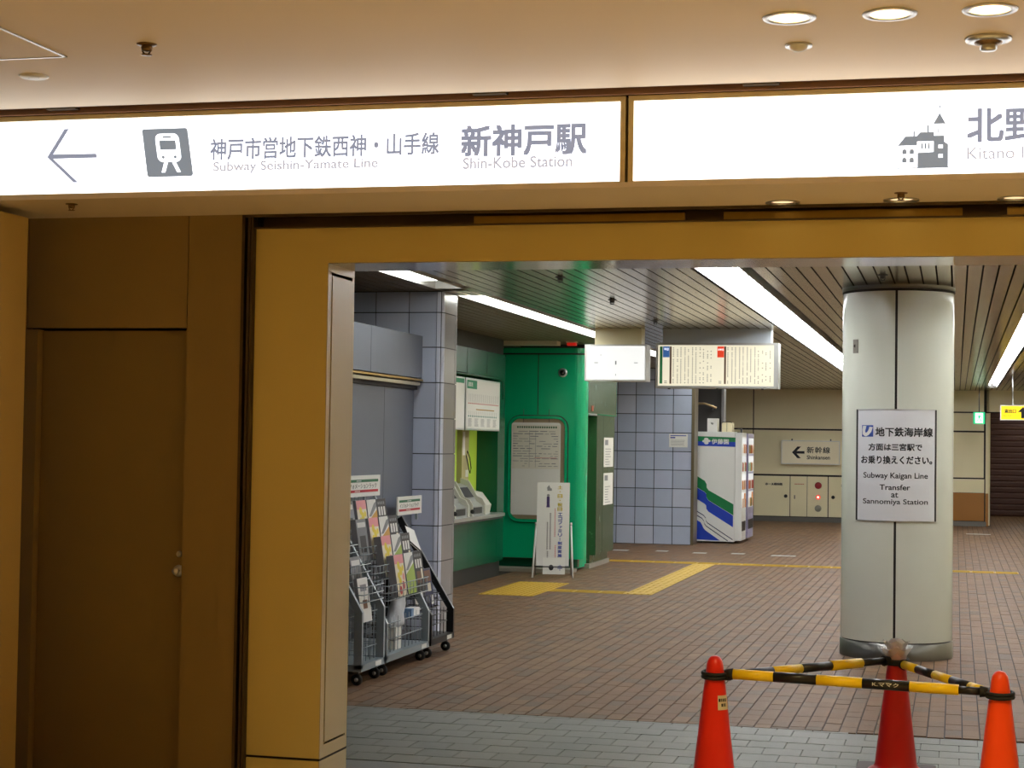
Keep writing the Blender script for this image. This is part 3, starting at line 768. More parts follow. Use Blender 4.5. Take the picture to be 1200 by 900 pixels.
for r_ in range(15):
    z = 1.745 - r_ * .031; x = -5.41
    while x < -4.85:
        w_ = random.uniform(.03, .13)
        if random.random() < .72: rect(a, (x, nyy, z), U, min(w_, -4.83 - x), random.choice((.006, .009)))
        x += w_ + .02
for x in (-5.2, -5.12): rect(a, (x, nyy, 1.3), U, .004, .46)
a.build('small_print', m_grey_ink, nt_)['kind'] = 'stuff'
a = MB(); rect(a, (-5.13, nyy, 1.415), U, .28, .005); a.build('red_rule', MATS['print_red'], nt_)
for x in (-5.28, -4.95): MB().tube([(x, KY0 - .012, 1.86), (x, KY0 - .008, 2.03)], .003, 6).build('hanger', m_darksteel, nt_)
# dome camera, door notices, slot handle
t = thing('security_camera', 'small black dome camera in a grey ring on the green booth', 'camera', (-4.785, KY0 - .01, 2.44))
MB().lathe([(.036, -.012), (.052, -.014), (.058, 0)], (-4.785, KY0, 2.49), 24, axis='y').build('ring', m_steel, t)
MB().lathe([(0, -.045), (.02, -.04), (.034, -.022), (.037, -.01)], (-4.785, KY0, 2.49), 20, axis='y').build('dome', M('dome_black', (10, 10, 12), .1), t)
for (z0, z1, lab_) in ((1.30, 1.69, 'upper white notice taped to the side of the green booth'), (.80, 1.22, 'lower white notice taped to the side of the green booth')):
    t = thing('posted_notice', lab_, 'notice', (KX1 + .003, 23.05, z0))
    MB().box(KX1 + .002, KX1 + .004, 22.76, 23.40, z0, z1).build('sheet', m_paper, t)
    a = MB(); rect(a, (KX1 + .005, 22.82, z1 - .1), RU, .22, .07)
    for i in range(7):
        rect(a, (KX1 + .005, 22.85, z0 + .03 + i * .034), RU, random.uniform(.2, .42), .008)
    a.build('small_print', m_grey_ink, t)['kind'] = 'stuff'
MB().box(KX1 + .002, KX1 + .012, 21.92, 22.0, 2.02, 2.09).build('call_button', M('orange_button', (170, 80, 50), .4), ki)
MB().box(KX1 - .1, KX1 + .008, 21.74, 22.26, 1.965, 1.99).build('recess_lintel', m_steel, ki)
# beige box and red lamp above the booth
t = MB().box(-5.45, -4.72, 20.85, 21.05, 2.80, 2.85).build('ceiling_panel_light', M('beige_box', (206, 198, 170), .4), None)
tag(t, 'flat beige box under the ceiling in front of the green booth', 'ceiling fixture')
t = thing('alarm_lamp', 'small red lamp in a beige mount under the ceiling by the green booth', 'alarm lamp', (-4.565, 21.0, 2.8))
MB().box(-4.63, -4.50, 20.95, 21.05, 2.835, 2.85).build('mount', MATS['beige_box'], t)
MB().box(-4.62, -4.51, 20.96, 21.04, 2.80, 2.835).build('lens', M('red_lens', (186, 30, 20), .3, emit=.4), t)

# ================================================================== FAR TILED WALL + STAIR RECESS
fw_ = struct('wall_tiled', (0, 0, 0), 'blue grey tiled wall between the green booth and the vending machines', 'wall')
MB().box(-7.5, -4.12, 28.215, 28.6, 0, 2.85).build('core', m_wgrout, fw_)
us = [-4.438 - .3055 * i for i in range(5, -1, -1)] + [-4.135]
zz = [0, .30, .60, .90, 1.20, 1.50, 1.801, 2.105, 2.41, 2.66, 2.848]
tile_grid(fw_, 'y', 28.215, us, zz, m_tileblue, gap=.006)
MB().box(-4.135, -4.09, 28.19, 28.6, 0, 2.85).build('edge_trim', M('edge_trim', (120, 108, 84), .35, .5), fw_)
MB().box(-5.6, -5.45, 23.6, 28.2, 0, 2.85).build('side_wall', m_wgrout, fw_)
n = thing('posted_notice', 'small white notice with blue heading on the far tiled wall', 'notice', (-4.35, 28.2, 1.57))
MB().box(-4.50, -4.20, 28.194, 28.2, 1.57, 1.785).build('sheet', m_paper, n)
a = MB(); rect(a, (-4.48, 28.192, 1.75), U, .26, .014); rect(a, (-4.48, 28.192, 1.715), U, .08, .02); a.build('heading', M('print_blue', (40, 60, 160), .6), n)
a = MB()
for i in range(5): rect(a, (-4.47, 28.192, 1.60 + i * .02), U, random.uniform(.15, .24), .005)
a.build('small_print', m_grey_ink, n)['kind'] = 'stuff'
# stair recess: dark side wall, ceiling drop, handrail
st = struct('wall_stairwell', (0, 0, 0), 'dark grey stairwell recess behind the vending machines', 'wall')
m_stair = M('stair_dark', (84, 82, 82), .5, .2, var=.06)
MB().box(-5.35, -5.25, 28.6, 38.2, 0, 2.85).build('side_wall', m_stair, st)
MB().box(-5.25, -4.44, 34.4, 34.5, 0, 2.85).build('stair_wall', m_stair, st)
MB().box(-4.45, -4.40, 34.3, 34.6, 0, 2.85).build('corner_post', M('corner_post', (150, 148, 150), .35, .3), st)
MB().tube([(-5.2, 34.1, 2.43), (-4.75, 34.1, 2.42), (-4.52, 34.1, 2.34)], .022, 8).build('handrail', M('rail_brass', (200, 176, 130), .3, .4), st)
for x in (-4.62, -5.1): MB().box(x - .012, x + .012, 34.1, 34.4, 2.30, 2.40).build('handrail_bracket', m_darksteel, st)

# ================================================================== FAR CREAM WALL
fc = struct('wall_far', (0, 0, 0), 'cream panelled wall closing the corridor with dark joints', 'wall')
MB().box(-5.25, .62, 38.22, 38.4, 0, 2.85).build('core', m_darkgap, fc)
xj = [-5.25, -4.26, -2.34, -.42, .575]
for (z0, z1) in ((2.0, 2.848), (1.015, 1.965)):
    for i in range(len(xj) - 1): MB().box(xj[i] + .012, xj[i + 1] - .012, 38.19, 38.22, z0 + .0, z1).build('panel', m_cream, fc)
MB().box(-5.25, .62, 38.17, 38.22, 0, .095).build('skirting', M('skirting_metal', (112, 110, 104), .4, .5), fc)
for (a0, a1) in ((-5.24, -4.27), (-.40, .575)):
    if a0 < -1: MB().box(a0, a1, 38.19, 38.22, .11, .985).build('panel', m_cream, fc)
MB().box(-.9, .575, 38.19, 38.22, .70, .985).build('panel', m_cream, fc)
MB().box(-.9, .575, 38.19, 38.22, .11, .695).build('panel', m_creamb, fc)
MB().box(.60, .66, 38.19, 38.6, .0, 2.38).build('end_post', m_cream, fc)
MB().box(.60, .66, 38.188, 38.6, .0, .69).build('end_post_base', m_creamb, fc)
MB().box(-.9, .66, 38.16, 38.22, 2.372, 2.40).build('head_joint', m_darkgap, fc)
MB().box(.66, 4, 38.2, 38.4, 2.40, 2.85).build('header', m_cream, fc)
MB().box(.66, 4, 38.19, 38.2, 2.375, 2.40).build('header_joint', m_darkgap, fc)
# hose cabinet doors in the lower band
hc = thing('hose_cabinet', 'cream fire hose cabinet in the far wall with red alarm lamp panel', 'cabinet', (-3.0, 38.19, .1))
MB().box(-4.24, -2.65, 38.2, 38.22, .11, .985).build('cabinet_back', m_darkgap, hc)
for (a0, a1) in ((-4.24, -3.462),):
    d_ = MB().box(a0 + .004, a1 - .004, 38.185, 38.205, .115, .975).build('door', m_cream, hc)
    MB().lathe([(0, -.016), (.034, -.014), (.038, 0)], (-3.55, 38.185, .545), 16, axis='y').build('latch', m_black, d_)
    a = MB(); text(a, 'ホース格納箱', (-3.99, 38.183, .77), U, .37, .06, bold=.12); a.build('lettering', m_ink, d_)
d_ = MB().box(-3.45, -3.10, 38.185, 38.205, .115, .975).build('door', m_cream, hc)
a = MB(); a.box(-3.37, -3.35, 38.175, 38.185, .49, .57); a.build('latch', m_darksteel, d_)
a = MB()
for i in range(6): rect(a, (-3.36 + i * .034, 38.183, .80), U, .026, .018)
a.build('red_print', M('print_pale_red', (200, 110, 90), .6), d_)
d_ = MB().box(-3.09, -2.66, 38.185, 38.205, .115, .975).build('alarm_plate', m_cream, hc)
MB().lathe([(0, -.03), (.05, -.025), (.07, -.01), (.074, 0)], (-2.86, 38.185, .785), 20, axis='y').build('red_bell', M('bell_red', (150, 34, 40), .35), d_)
MB().lathe([(0, -.03), (.04, -.02), (.05, 0)], (-2.86, 38.185, .535), 16, axis='y').build('red_lamp', M('lamp_red_ring', (220, 50, 36), .3, emit=.8), d_)
MB().lathe([(0, -.036), (.018, -.034), (.024, -.02)], (-2.86, 38.18, .535), 12, axis='y').build('lamp_core', M('lamp_core', (255, 170, 150), .3, emit=3), d_)
MB().lathe([(0, -.012), (.068, -.01), (.072, 0)], (-2.86, 38.185, .295), 20, axis='y').build('speaker', M('speaker_grey', (148, 146, 132), .6), d_)
hc2 = thing('hose_cabinet', 'cream hose cabinet door beside the alarm panel, partly behind the round pillar', 'cabinet', (-1.7, 38.19, .1))
d_ = MB().box(-2.64, -.92, 38.185, 38.205, .115, .975).build('door', m_cream, hc2)
MB().lathe([(0, -.016), (.034, -.014), (.038, 0)], (-2.545, 38.185, .54), 16, axis='y').build('latch', m_black, d_)
a = MB(); text(a, '消火栓', (-2.38, 38.183, .77), U, .2, .055, bold=.03); a.build('lettering', m_ink, d_)
# Shinkansen sign
t = thing('direction_sign', 'pale sign with black left arrow hanging on the far cream wall', 'sign', (-3.02, 38.12, 1.24))
f = MB(); frame(f, -3.645, -2.405, 38.08, 38.12, 1.235, 1.745, .018); f.build('frame', m_steel, t)
MB().box(-3.63, -2.42, 38.09, 38.12, 1.25, 1.73).build('panel', M('sign_cream', (226, 216, 186), .4, emit=.05), t)
for x in (-3.42, -2.60): MB().box(x - .012, x + .012, 38.09, 38.19, 1.745, 1.78).build('bracket', m_darksteel, t)
a = MB(); oo = (0, 38.088, 0)
poly(a, oo, U, [(-3.415, 1.49), (-3.30, 1.615), (-3.225, 1.615), (-3.315, 1.52), (-3.315, 1.46), (-3.225, 1.365), (-3.30, 1.365)]); rect(a, (-3.33, 38.088, 1.463), U, .18, .055); a.build('arrow', m_ink, t)
a = MB(); text(a, '新幹線', (-3.10, 38.088, 1.475), U, .49, .14, bold=.03, spacing=1.15); a.build('lettering', m_ink, t)
a = MB(); text(a, 'Shinkansen', (-3.10, 38.088, 1.345), U, .49, .085, bold=.02); a.build('lettering', m_ink, t)

# shutter
sh = thing('roller_shutter', 'dark brown roller shutter beyond the cream end wall', 'shutter', (2.0, 44.6, 0))
MB().box(.71, 3.39, 44.62, 44.7, 0, 2.84).build('backing', m_darkgap, sh)
m_sh = M('shutter_brown', (74, 44, 38), .4, .2, var=.06)
z = 0
while z < 2.5:
    MB().prism([(44.5, z + .004), (44.49, z + .03), (44.49, z + .11), (44.5, z + .138), (44.6, z + .138), (44.6, z + .004)], 'x', .71, 3.39).build('slat', m_sh, sh)
    MB().box(.71, 3.39, 44.485, 44.5, z + .128, z + .136).build('slat_lip', M('shutter_lip', (128, 100, 92), .3, .5), sh)
    z += .14
MB().box(.71, 3.39, 44.45, 44.7, 2.52, 2.84).build('shutter_box', m_cream, sh)
smark(MB().box(.6, .7, 38.6, 44.6, 0, 2.85).build('wall_passage', m_cream, None), 'cream side wall of the passage to the brown shutter', 'wall')
smark(MB().box(3.4, 3.5, 7.9, 46, 0, 3).build('wall_corridor', m_cream, None), 'cream wall on the right side of the corridor outside the view', 'wall')
smark(MB().box(-8, 3.5, 46, 46.1, 0, 3).build('wall_end', m_cream, None), 'plain wall closing the space behind the shutter', 'wall')

# exit sign, yellow sign
t = thing('exit_sign', 'small green running man exit sign below the far header', 'exit sign', (.45, 37.0, 2.12))
MB().box(.335, .565, 37.0, 37.08, 2.13, 2.37).build('housing', M('exit_green', (20, 170, 110), .4, emit=.9), t)
MB().box(.375, .525, 36.995, 37.0, 2.15, 2.35).build('panel', M('exit_white', (225, 255, 240), .4, emit=1.2), t)
a = MB(); ox = (0, 36.992, 0)
poly(a, ox, U, [(.44, 2.32), (.455, 2.335), (.47, 2.32), (.455, 2.305)]); poly(a, ox, U, [(.425, 2.30), (.475, 2.30), (.462, 2.24), (.435, 2.24)])
poly(a, ox, U, [(.435, 2.24), (.45, 2.24), (.42, 2.18), (.40, 2.19)]); poly(a, ox, U, [(.45, 2.24), (.465, 2.24), (.50, 2.20), (.49, 2.17)])
poly(a, ox, U, [(.475, 2.30), (.505, 2.265), (.495, 2.255), (.468, 2.28)]); a.build('running_man', MATS['exit_green'], t)
MB().box(.44, .46, 37.02, 37.06, 2.37, 2.85).build('hanger', m_darksteel, t)
t = thing('hanging_sign', 'bright yellow hanging exit sign with black arrow at the right edge', 'sign', (1.1, 30, 2.1))
f = MB(); frame(f, .70, 1.62, 30.0, 30.12, 2.095, 2.345, .014); f.build('frame', m_white, t)
MB().box(.714, 1.606, 30.01, 30.11, 2.109, 2.331).build('panel', M('sign_yellow', (246, 214, 10), .4, emit=.6), t)
a = MB(); text(a, '東出口', (.765, 30.005, 2.212), U, .185, .07, bold=.12); a.build('lettering', m_ink, t)
a = MB(); text(a, 'East Exit', (.755, 30.005, 2.16), U, .12, .03); a.build('lettering', m_ink, t)
a = MB(); poly(a, (0, 30.005, 0), U, [(.975, 2.23), (1.06, 2.315), (1.145, 2.23), (1.09, 2.23), (1.09, 2.13), (1.03, 2.13), (1.03, 2.23)]); a.build('arrow', m_ink, t)
for x in (.9, 1.5): MB().tube([(x, 30.06, 2.345), (x, 30.06, 2.85)], .01, 8).build('hanger', m_steel, t)

# ================================================================== CLOCK AND TIMETABLE
m_board = M('lit_board', (120, 120, 120), .6, emit=.66, ec=(250, 250, 246), spec=.2)
t = thing('station_clock', 'white glowing box clock hanging from the slatted ceiling', 'clock', (-3.56, 18.75, 2.28))
f = MB(); frame(f, -3.90, -3.225, 18.6, 18.86, 2.283, 2.677, .016); f.build('frame', m_white, t)
MB().box(-3.884, -3.241, 18.61, 18.85, 2.299, 2.661).build('dial_panel', m_board, t)
a = MB(); cx, cz = -3.56, 2.48
rect(a, (cx - .006, 18.607, cz - .02), U, .014, .04); rect(a, (cx - .235, 18.607, cz - .004), U, .04, .007); rect(a, (cx + .2, 18.607, cz - .004), U, .04, .007)
rect(a, (cx - .003, 18.607, cz - .14), U, .006, .02); rect(a, (cx - .17, 18.607, cz + .08), U, .012, .006); a.build('hands', m_grey_ink, t)
MB().box(-3.795, -3.285, 18.62, 18.84, 2.677, 2.85).build('ceiling_mount', m_cream, t)
t = thing('timetable_board', 'wide lit train timetable board hanging from the slatted ceiling', 'timetable', (-2.5, 18.85, 2.2))
f = MB(); frame(f, -3.14, -1.852, 18.7, 18.95, 2.215, 2.70, .024); f.box(-1.852, -1.83, 18.7, 18.95, 2.215, 2.70); f.build('frame', M('board_frame', (168, 168, 162), .45), t)
m_tt = M('timetable_lit', (150, 146, 130), .6, emit=.56, ec=(248, 240, 212), spec=.2)
MB().box(-3.116, -1.876, 18.71, 18.94, 2.239, 2.676).build('board', m_tt, t)
MB().box(-3.072, -1.91, 18.73, 18.93, 2.70, 2.85).build('ceiling_mount', M('mount_grey', (176, 184, 190), .55), t)
TY = 18.708
a = MB(); rect(a, (-3.098, TY, 2.262), U, .03, .40); a.build('green_strip', M('tt_green', (40, 120, 70), .5, emit=.2), t)
a = MB(); rect(a, (-3.064, TY, 2.545), U, .072, .118); a.build('blue_block', M('tt_blue', (60, 110, 180), .5, emit=.3), t)
a = MB(); rect(a, (-2.478, TY, 2.545), U, .072, .118); a.build('red_block', M('tt_red', (226, 66, 34), .5, emit=.45), t)
a = MB(); rect(a, (-2.990, TY, 2.262), U, .02, .40); rect(a, (-2.404, TY, 2.262), U, .02, .40); a.build('hour_strip', M('tt_brown', (96, 70, 50), .5, emit=.15), t)
a = MB(); text(a, '平日', (-3.052, TY - .001, 2.618), U, .048, .026, bold=.02); text(a, '土休日', (-2.472, TY - .001, 2.618), U, .060, .022, bold=.02); a.build('lettering', M('tt_white', (250, 250, 250), .5, emit=.8), t)
a = MB()
for base, n_ in ((-2.955, 11), (-2.37, 12)):
    for c_ in range(n_):
        x = base + c_ * .0405 + .004 * (c_ % 2)
        for r_ in range(22):
            pr_ = .85 if c_ < n_ * .6 else .55
            if random.random() < pr_ and not (c_ > 8 and r_ % 7 in (0, 6)): rect(a, (x, TY, 2.268 + r_ * .0178), U, .010, .0085)
for r_ in range(22):
    for xx in (-3.048, -2.462):
        if r_ in (0, 1): rect(a, (xx, TY, 2.268 + r_ * .0178), U, .03, .006)
a.build('minute_figures', M('tt_ink', (60, 52, 42), .7, emit=.16, ec=(150, 130, 100), spec=.1), t)['kind'] = 'stuff'
for x in (-3.0, -2.48, -2.0): MB().box(x - .012, x + .012, 18.74, 18.78, 2.203, 2.215).build('clip', m_darksteel, t)

# ================================================================== ROUND PILLAR
PC = (-.4445, 14.035); PR = .4245
pl = struct('round_pillar', (PC[0], PC[1], 0), 'round off-white panelled pillar with steel foot carrying the transfer sign', 'pillar')
MB().lathe([(PR - .012, 0), (PR - .012, 2.85)], (*PC, 0), 64).build('core', m_darkgap, pl)
for k in range(3):
    a0 = math.radians(-90 + 120 * k); g_ = .009 / PR
    MB().lathe([(PR, .135), (PR, 2.80)], (*PC, 0), 40, a0=a0 + g_, a1=a0 + math.radians(120) - g_).build('panel', m_pillar, pl)
MB().lathe([(PR - .01, .128), (PR + .006, .122), (PR + .006, .0)], (*PC, 0), 96).build('foot_ring', m_sleeve, pl)
MB().lathe([(PR + .001, 2.802), (PR + .005, 2.806), (PR + .005, 2.818)], (*PC, 0), 96).build('top_joint', m_darkgap, pl)
MB().lathe([(PR - .01, 2.818), (PR + .008, 2.82), (PR + .008, 2.85)], (*PC, 0), 96).build('top_ring', m_sleeve, pl)
def cyl(a_, z, r=PR):
    """a_: arc length in metres measured from the front of the pillar"""
    t_ = math.radians(-90) + a_ / PR
    return (PC[0] + r * math.cos(t_), PC[1] + r * math.sin(t_), z)
def arcpanel(mb, a0, a1, z0, z1, r0, r1, n=24):
    us_ = [a0 + (a1 - a0) * i / n for i in range(n + 1)]
    mb.add([cyl(u_, z0, r1) for u_ in us_] + [cyl(u_, z1, r1) for u_ in us_], [(i, i + 1, n + 2 + i, n + 1 + i) for i in range(n)], 0, True)
    for z in (z0, z1): mb.add([cyl(u_, z, r0) for u_ in us_] + [cyl(u_, z, r1) for u_ in us_], [(i, i + 1, n + 2 + i, n + 1 + i) for i in range(n)])
    for u_ in (a0, a1): mb.add([cyl(u_, z0, r0), cyl(u_, z0, r1), cyl(u_, z1, r1), cyl(u_, z1, r0)], [(0, 1, 2, 3)])
sg = thing('transfer_sign', 'curved white metal sign with black Japanese and English text on the round pillar', 'sign', (PC[0], PC[1] - PR - .01, 1.05))
A0, A1, SZ0, SZ1 = -.312, .316, 1.052, 1.897
mb = MB(); arcpanel(mb, A0, A1, SZ0, SZ1, PR + .001, PR + .008); mb.build('panel', M('sign_enamel', (226, 228, 232), .24, 0), sg)
mb = MB(); arcpanel(mb, A0 - .006, A0 + .006, SZ0, SZ1, PR + .001, PR + .013, 2); mb.build('edge_strip', m_darksteel, sg)
mb = MB(); arcpanel(mb, A1 - .006, A1 + .006, SZ0, SZ1, PR + .001, PR + .013, 2); mb.build('edge_strip', m_darksteel, sg)
mb = MB(); arcpanel(mb, A0, A1, SZ0 - .003, SZ0 + .004, PR + .001, PR + .011); mb.build('edge_strip', m_steel, sg)
mb = MB(); arcpanel(mb, A0, A1, SZ1 - .004, SZ1 + .003, PR + .001, PR + .011); mb.build('edge_strip', m_steel, sg)
# the arc angle that shows at a given horizontal offset from the pillar axis
def arc(x): return PR * math.asin(max(-.99, min(.99, x / (PR + .009))))
def ctext(mb, body, f0, f1, z0, z1, bold=0, spacing=1.0):
    """f0..f1: share of the sign's width as seen from the front"""
    X0, X1 = -.2905, .2945
    x0 = X0 + (X1 - X0) * f0; x1 = X0 + (X1 - X0) * f1
    e = bold * (z1 - z0) * 1.1 if any(ord(c_) > 0x2e80 for c_ in body) else 0
    for q, (i, j) in enumerate(((0, 0), (2, 0), (0, 2), (2, 2)) if e else ((0, 0),)):
        tm = MB(); text(tm, body, (x0 + e * i, 0, z0 + e * j), U, x1 - x0 - 2 * e, z1 - z0 - 2 * e, bold=0 if e else bold, spacing=spacing)
        cutmap(mb, [(p[0], p[2]) for p in tm.v], tm.f, lambda a_, b_: cyl(arc(a_), b_, PR + .0095 + q * .0003))
def cutmap(mb, pts2, faces, fn, step=.012):
    bm = bmesh.new(); vs = [bm.verts.new((p[0], p[1], 0)) for p in pts2]
    for f in faces:
        try: bm.faces.new([vs[i] for i in f])
        except ValueError: pass
    x0 = min(p[0] for p in pts2); x1 = max(p[0] for p in pts2); x = x0 + step
    while x < x1:
        bmesh.ops.bisect_plane(bm, geom=bm.verts[:] + bm.edges[:] + bm.faces[:], plane_co=(x, 0, 0), plane_no=(1, 0, 0)); x += step
    bm.verts.index_update()
    mb.add([fn(v_.co.x, v_.co.y) for v_ in bm.verts], [tuple(v_.index for v_ in f.verts) for f in bm.faces]); bm.free()
def zf(py): return 1.897 - (py - 47) / (752 - 47) * .845
def ff(px): return (px - 133) / (613 - 133)
a = MB(); ctext(a, '地下鉄海岸線', ff(248), ff(595), zf(219), zf(160), .02); a.build('lettering', m_ink, sg)
a = MB(); ctext(a, '方面は三宮駅で', ff(205), ff(532), zf(308), zf(262), .02); a.build('lettering', m_ink, sg)
a = MB(); ctext(a, 'お乗り換えください。', ff(160), ff(592), zf(392), zf(340), .02); a.build('lettering', m_ink, sg)
a = MB(); ctext(a, 'Subway Kaigan Line', ff(175), ff(567), zf(493), zf(446), .012); a.build('lettering', m_ink, sg)
a = MB(); ctext(a, 'Transfer', ff(276), ff(462), zf(556), zf(521), .012); a.build('lettering', m_ink, sg)
a = MB(); ctext(a, 'at', ff(347), ff(390), zf(603), zf(571), .012); a.build('lettering', m_ink, sg)
a = MB(); ctext(a, 'Sannomiya Station', ff(173), ff(568), zf(655), zf(612), .012); a.build('lettering', m_ink, sg)
def cpoly(mb, pts, r=PR + .0095):
    X0, X1 = -.2905, .2945
    cutmap(mb, [(X0 + (X1 - X0) * ff(px), zf(py)) for px, py in pts], [tuple(range(len(pts)))], lambda a_, b_: cyl(arc(a_), b_, r))
a = MB(); cpoly(a, [(164, 221), (234, 221), (234, 148), (164, 148)]); a.build('emblem_square', M('emblem_blue', (62, 92, 178), .3), sg)
a = MB(); sw = [(168, 160, 'o')]
cpoly(a, [(170, 152), (192, 152), (184, 185), (186, 196), (176, 196), (167, 186), (166, 176)], PR + .0102)
cpoly(a, [(176, 196), (186, 196), (196, 192), (204, 180), (210, 158), (232, 160), (222, 190), (206, 210), (190, 219), (176, 215), (168, 204), (167, 186)], PR + .0102)
a.build('emblem_swoosh', m_white, sg)
# small lock plate and its keyhole
t = thing('lock_plate', 'small steel plate with a keyhole high on the round pillar', 'plate', cyl(-.30 * 1.18, 2.33, PR + .003))
mb = MB(); arcpanel(mb, -.372, -.318, 2.33, 2.435, PR + .001, PR + .006, 3); mb.build('plate', M('plate_metal', (128, 122, 112), .5, .3), t)
a = MB(); c0 = cyl(-.345, 2.385, PR + .0065); a.disc(c0, .012, 10, axis='y'); a.build('keyhole', m_black, t)

# ================================================================== TACTILE PAVING
def tact(xs, ys, z=.004, name='tactile_paving', label='', ribs='y'):
    t = thing(name, label, 'tactile paving', ((xs[0] + xs[-1]) / 2, (ys[0] + ys[-1]) / 2, 0))
    for i in range(len(xs) - 1):
        for j in range(len(ys) - 1):
            x0, x1, y0, y1 = xs[i] + .003, xs[i + 1] - .003, ys[j] + .003, ys[j + 1] - .003
            mb = MB().box(x0, x1, y0, y1, .0, z)
            if ribs == 'y':
                for q in range(4):
                    X = x0 + (x1 - x0) * (q + .5) / 4; mb.box(X - .012, X + .012, y0 + .012, y1 - .012, z, z + .004)
            elif ribs == 'x':
                for q in range(4):
                    X = y0 + (y1 - y0) * (q + .5) / 4; mb.box(x0 + .012, x1 - .012, X - .012, X + .012, z, z + .004)
            else:
                for q in range(5):
                    for r_ in range(5):
                        X = x0 + (x1 - x0) * (q + .5) / 5; Y = y0 + (y1 - y0) * (r_ + .5) / 5; mb.box(X - .013, X + .013, Y - .013, Y + .013, z, z + .004)
            mb.build('tactile_block', m_yellowpave, t)
rng = lambda a_, s, n_: [a_ + s * i for i in range(n_ + 1)]
tact(rng(-4.88, .3, 2), rng(17.95, .3, 6), label='yellow dotted tactile pad on the floor before the ticket counter', ribs='d')
tact(rng(-4.28, .28, 3), rng(18.62, .28, 1), label='short yellow tactile strip linking the pad to the long strip', ribs='x')
tact(rng(-3.44, .3, 1), rng(18.62, .3, 17), label='long yellow tactile strip running away down the corridor', ribs='y')
tact(rng(-5.2, .3, 20) + [], rng(23.74, .3, 1), label='yellow tactile line crossing the corridor behind the booth and pillar', ribs='x')
# floor stickers
for i, (x, y, w_) in enumerate([(-2.45, 26.1, .36), (-3.14, 26.3, .2), (-3.70, 26.2, .2), (-4.3, 26.4, .18), (-4.92, 26.3, .24), (.42, 34.6, .45)]):
    lab_ = ['widest pale floor sticker left of the round pillar', 'pale floor sticker in front of the vending machine', 'pale floor sticker in front of the tiled wall end', 'faint pale floor sticker before the tiled wall',
            'pale floor sticker beside the foot of the green booth', 'pale floor sticker right of the pillar near the end wall'][i]
    o = MB().box(x - w_ / 2, x + w_ / 2, y - .12, y + .12, .001, .002).build('floor_sticker', M('sticker_pale', (176, 184, 184), .4), None)
    tag(o, lab_, 'sticker', 'pale stickers on the brick floor')

# ================================================================== VENDING MACHINES
m_vw = M('vending_white', (222, 224, 222), .3, var=.02)
def vending(y0, y1, body, label, x1=-3.47, h=1.835):
    t = thing('vending_machine', label, 'vending machine', ((-4.205 + x1) / 2, (y0 + y1) / 2, 0))
    MB().box(-4.205, x1 - .06, y0, y1, .03, h).build('cabinet', body, t)
    d_ = MB().box(x1 - .055, x1 + .055, y0 + .004, y1 - .004, .05, h - .01).build('door', body, t)
    fx = x1 + .056
    n_ = 5
    for k_ in range(4):
        z1 = h - .09 - k_ * .30
        MB().box(fx - .02, fx, y0 + .06, y1 - .06, z1 - .27, z1).build('display_window', M('display_lit', (232, 236, 240), .2, emit=.35), d_)
        for q in range(7):
            yy = y0 + .1 + q * (y1 - y0 - .2) / 6
            colr = random.choice([(60, 130, 60), (200, 120, 40), (170, 60, 50), (230, 225, 210), (150, 90, 50)])
            MB().lathe([(.026, 0), (.028, .02), (.028, .13), (.012, .17), (.012, .19), (0, .19)], (fx - .016, yy, z1 - .26), 10).build('bottle', M('bottle_%d_%d_%d' % colr, colr, .35), d_)
    MB().box(fx - .01, fx + .004, y0 + .08, y1 - .08, .2, .36).build('dispense_flap', m_black, d_)
    MB().box(fx - .01, fx + .006, y1 - .28, y1 - .12, .62, .82).build('coin_panel', M('coin_orange', (222, 140, 40), .4), d_)
    for (x, y) in ((-4.1, y0 + .08), (x1 - .12, y0 + .08), (-4.1, y1 - .08), (x1 - .12, y1 - .08)): MB().box(x - .04, x + .04, y - .04, y + .04, 0, .03).build('foot', m_darksteel, t)
    return t
v1 = vending(28.98, 29.62, m_vw, 'white drink vending machine with green and blue slanted stripes on its side')
v2 = vending(29.9, 30.72, M('vending_lilac', (150, 146, 176), .35), 'lilac drink vending machine just behind the white striped one', h=1.83)
VY = 28.978; VX0, VW = -4.205, .735
def vp(mb, pts, o=VY):      # pts measured on the side panel: u 0..1 across, v in metres up
    poly(mb, (VX0, o, 0), U, [(VW * u_ + .0, z_) for u_, z_ in pts])
def vm(px, py): return ((px - 133) / (425 - 133), 1.835 * (875 - py) / (875 - 145))
m_vg = M('stripe_green', (10, 118, 66), .35); m_vb = M('stripe_blue', (28, 62, 178), .35); m_vn = M('stripe_navy', (24, 30, 80), .35)
def vband(mb, pts): vp(mb, [vm(*p) for p in pts])
a = MB(); vband(a, [(142, 175), (404, 181), (404, 211), (142, 208)]); a.build('green_stripe', m_vg, v1)
a = MB(); vband(a, [(138, 428), (205, 468), (218, 490), (218, 512), (232, 530), (395, 618), (395, 690), (232, 595), (218, 575), (216, 552), (205, 540), (134, 500)]); a.build('green_stripe', m_vg, v1)
a = MB(); vband(a, [(142, 208), (404, 211), (404, 243), (142, 238)]); a.build('blue_stripe', m_vb, v1)
a = MB(); vband(a, [(134, 502), (205, 542), (216, 554), (218, 577), (232, 597), (393, 692), (393, 768), (232, 670), (218, 652), (216, 630), (204, 618), (133, 576)]); a.build('blue_stripe', m_vb, v1)
a = MB(); vband(a, [(132, 714), (180, 740), (192, 760), (200, 778), (212, 792), (310, 858), (132, 852)]); a.build('blue_stripe', m_vb, v1)
def vline(mb, pts, w_):
    q = [vm(*p) for p in pts]
    for i in range(len(q) - 1):
        vp(mb, [(q[i][0], q[i][1] - w_), (q[i + 1][0], q[i + 1][1] - w_), (q[i + 1][0], q[i + 1][1] + w_), (q[i][0], q[i][1] + w_)])
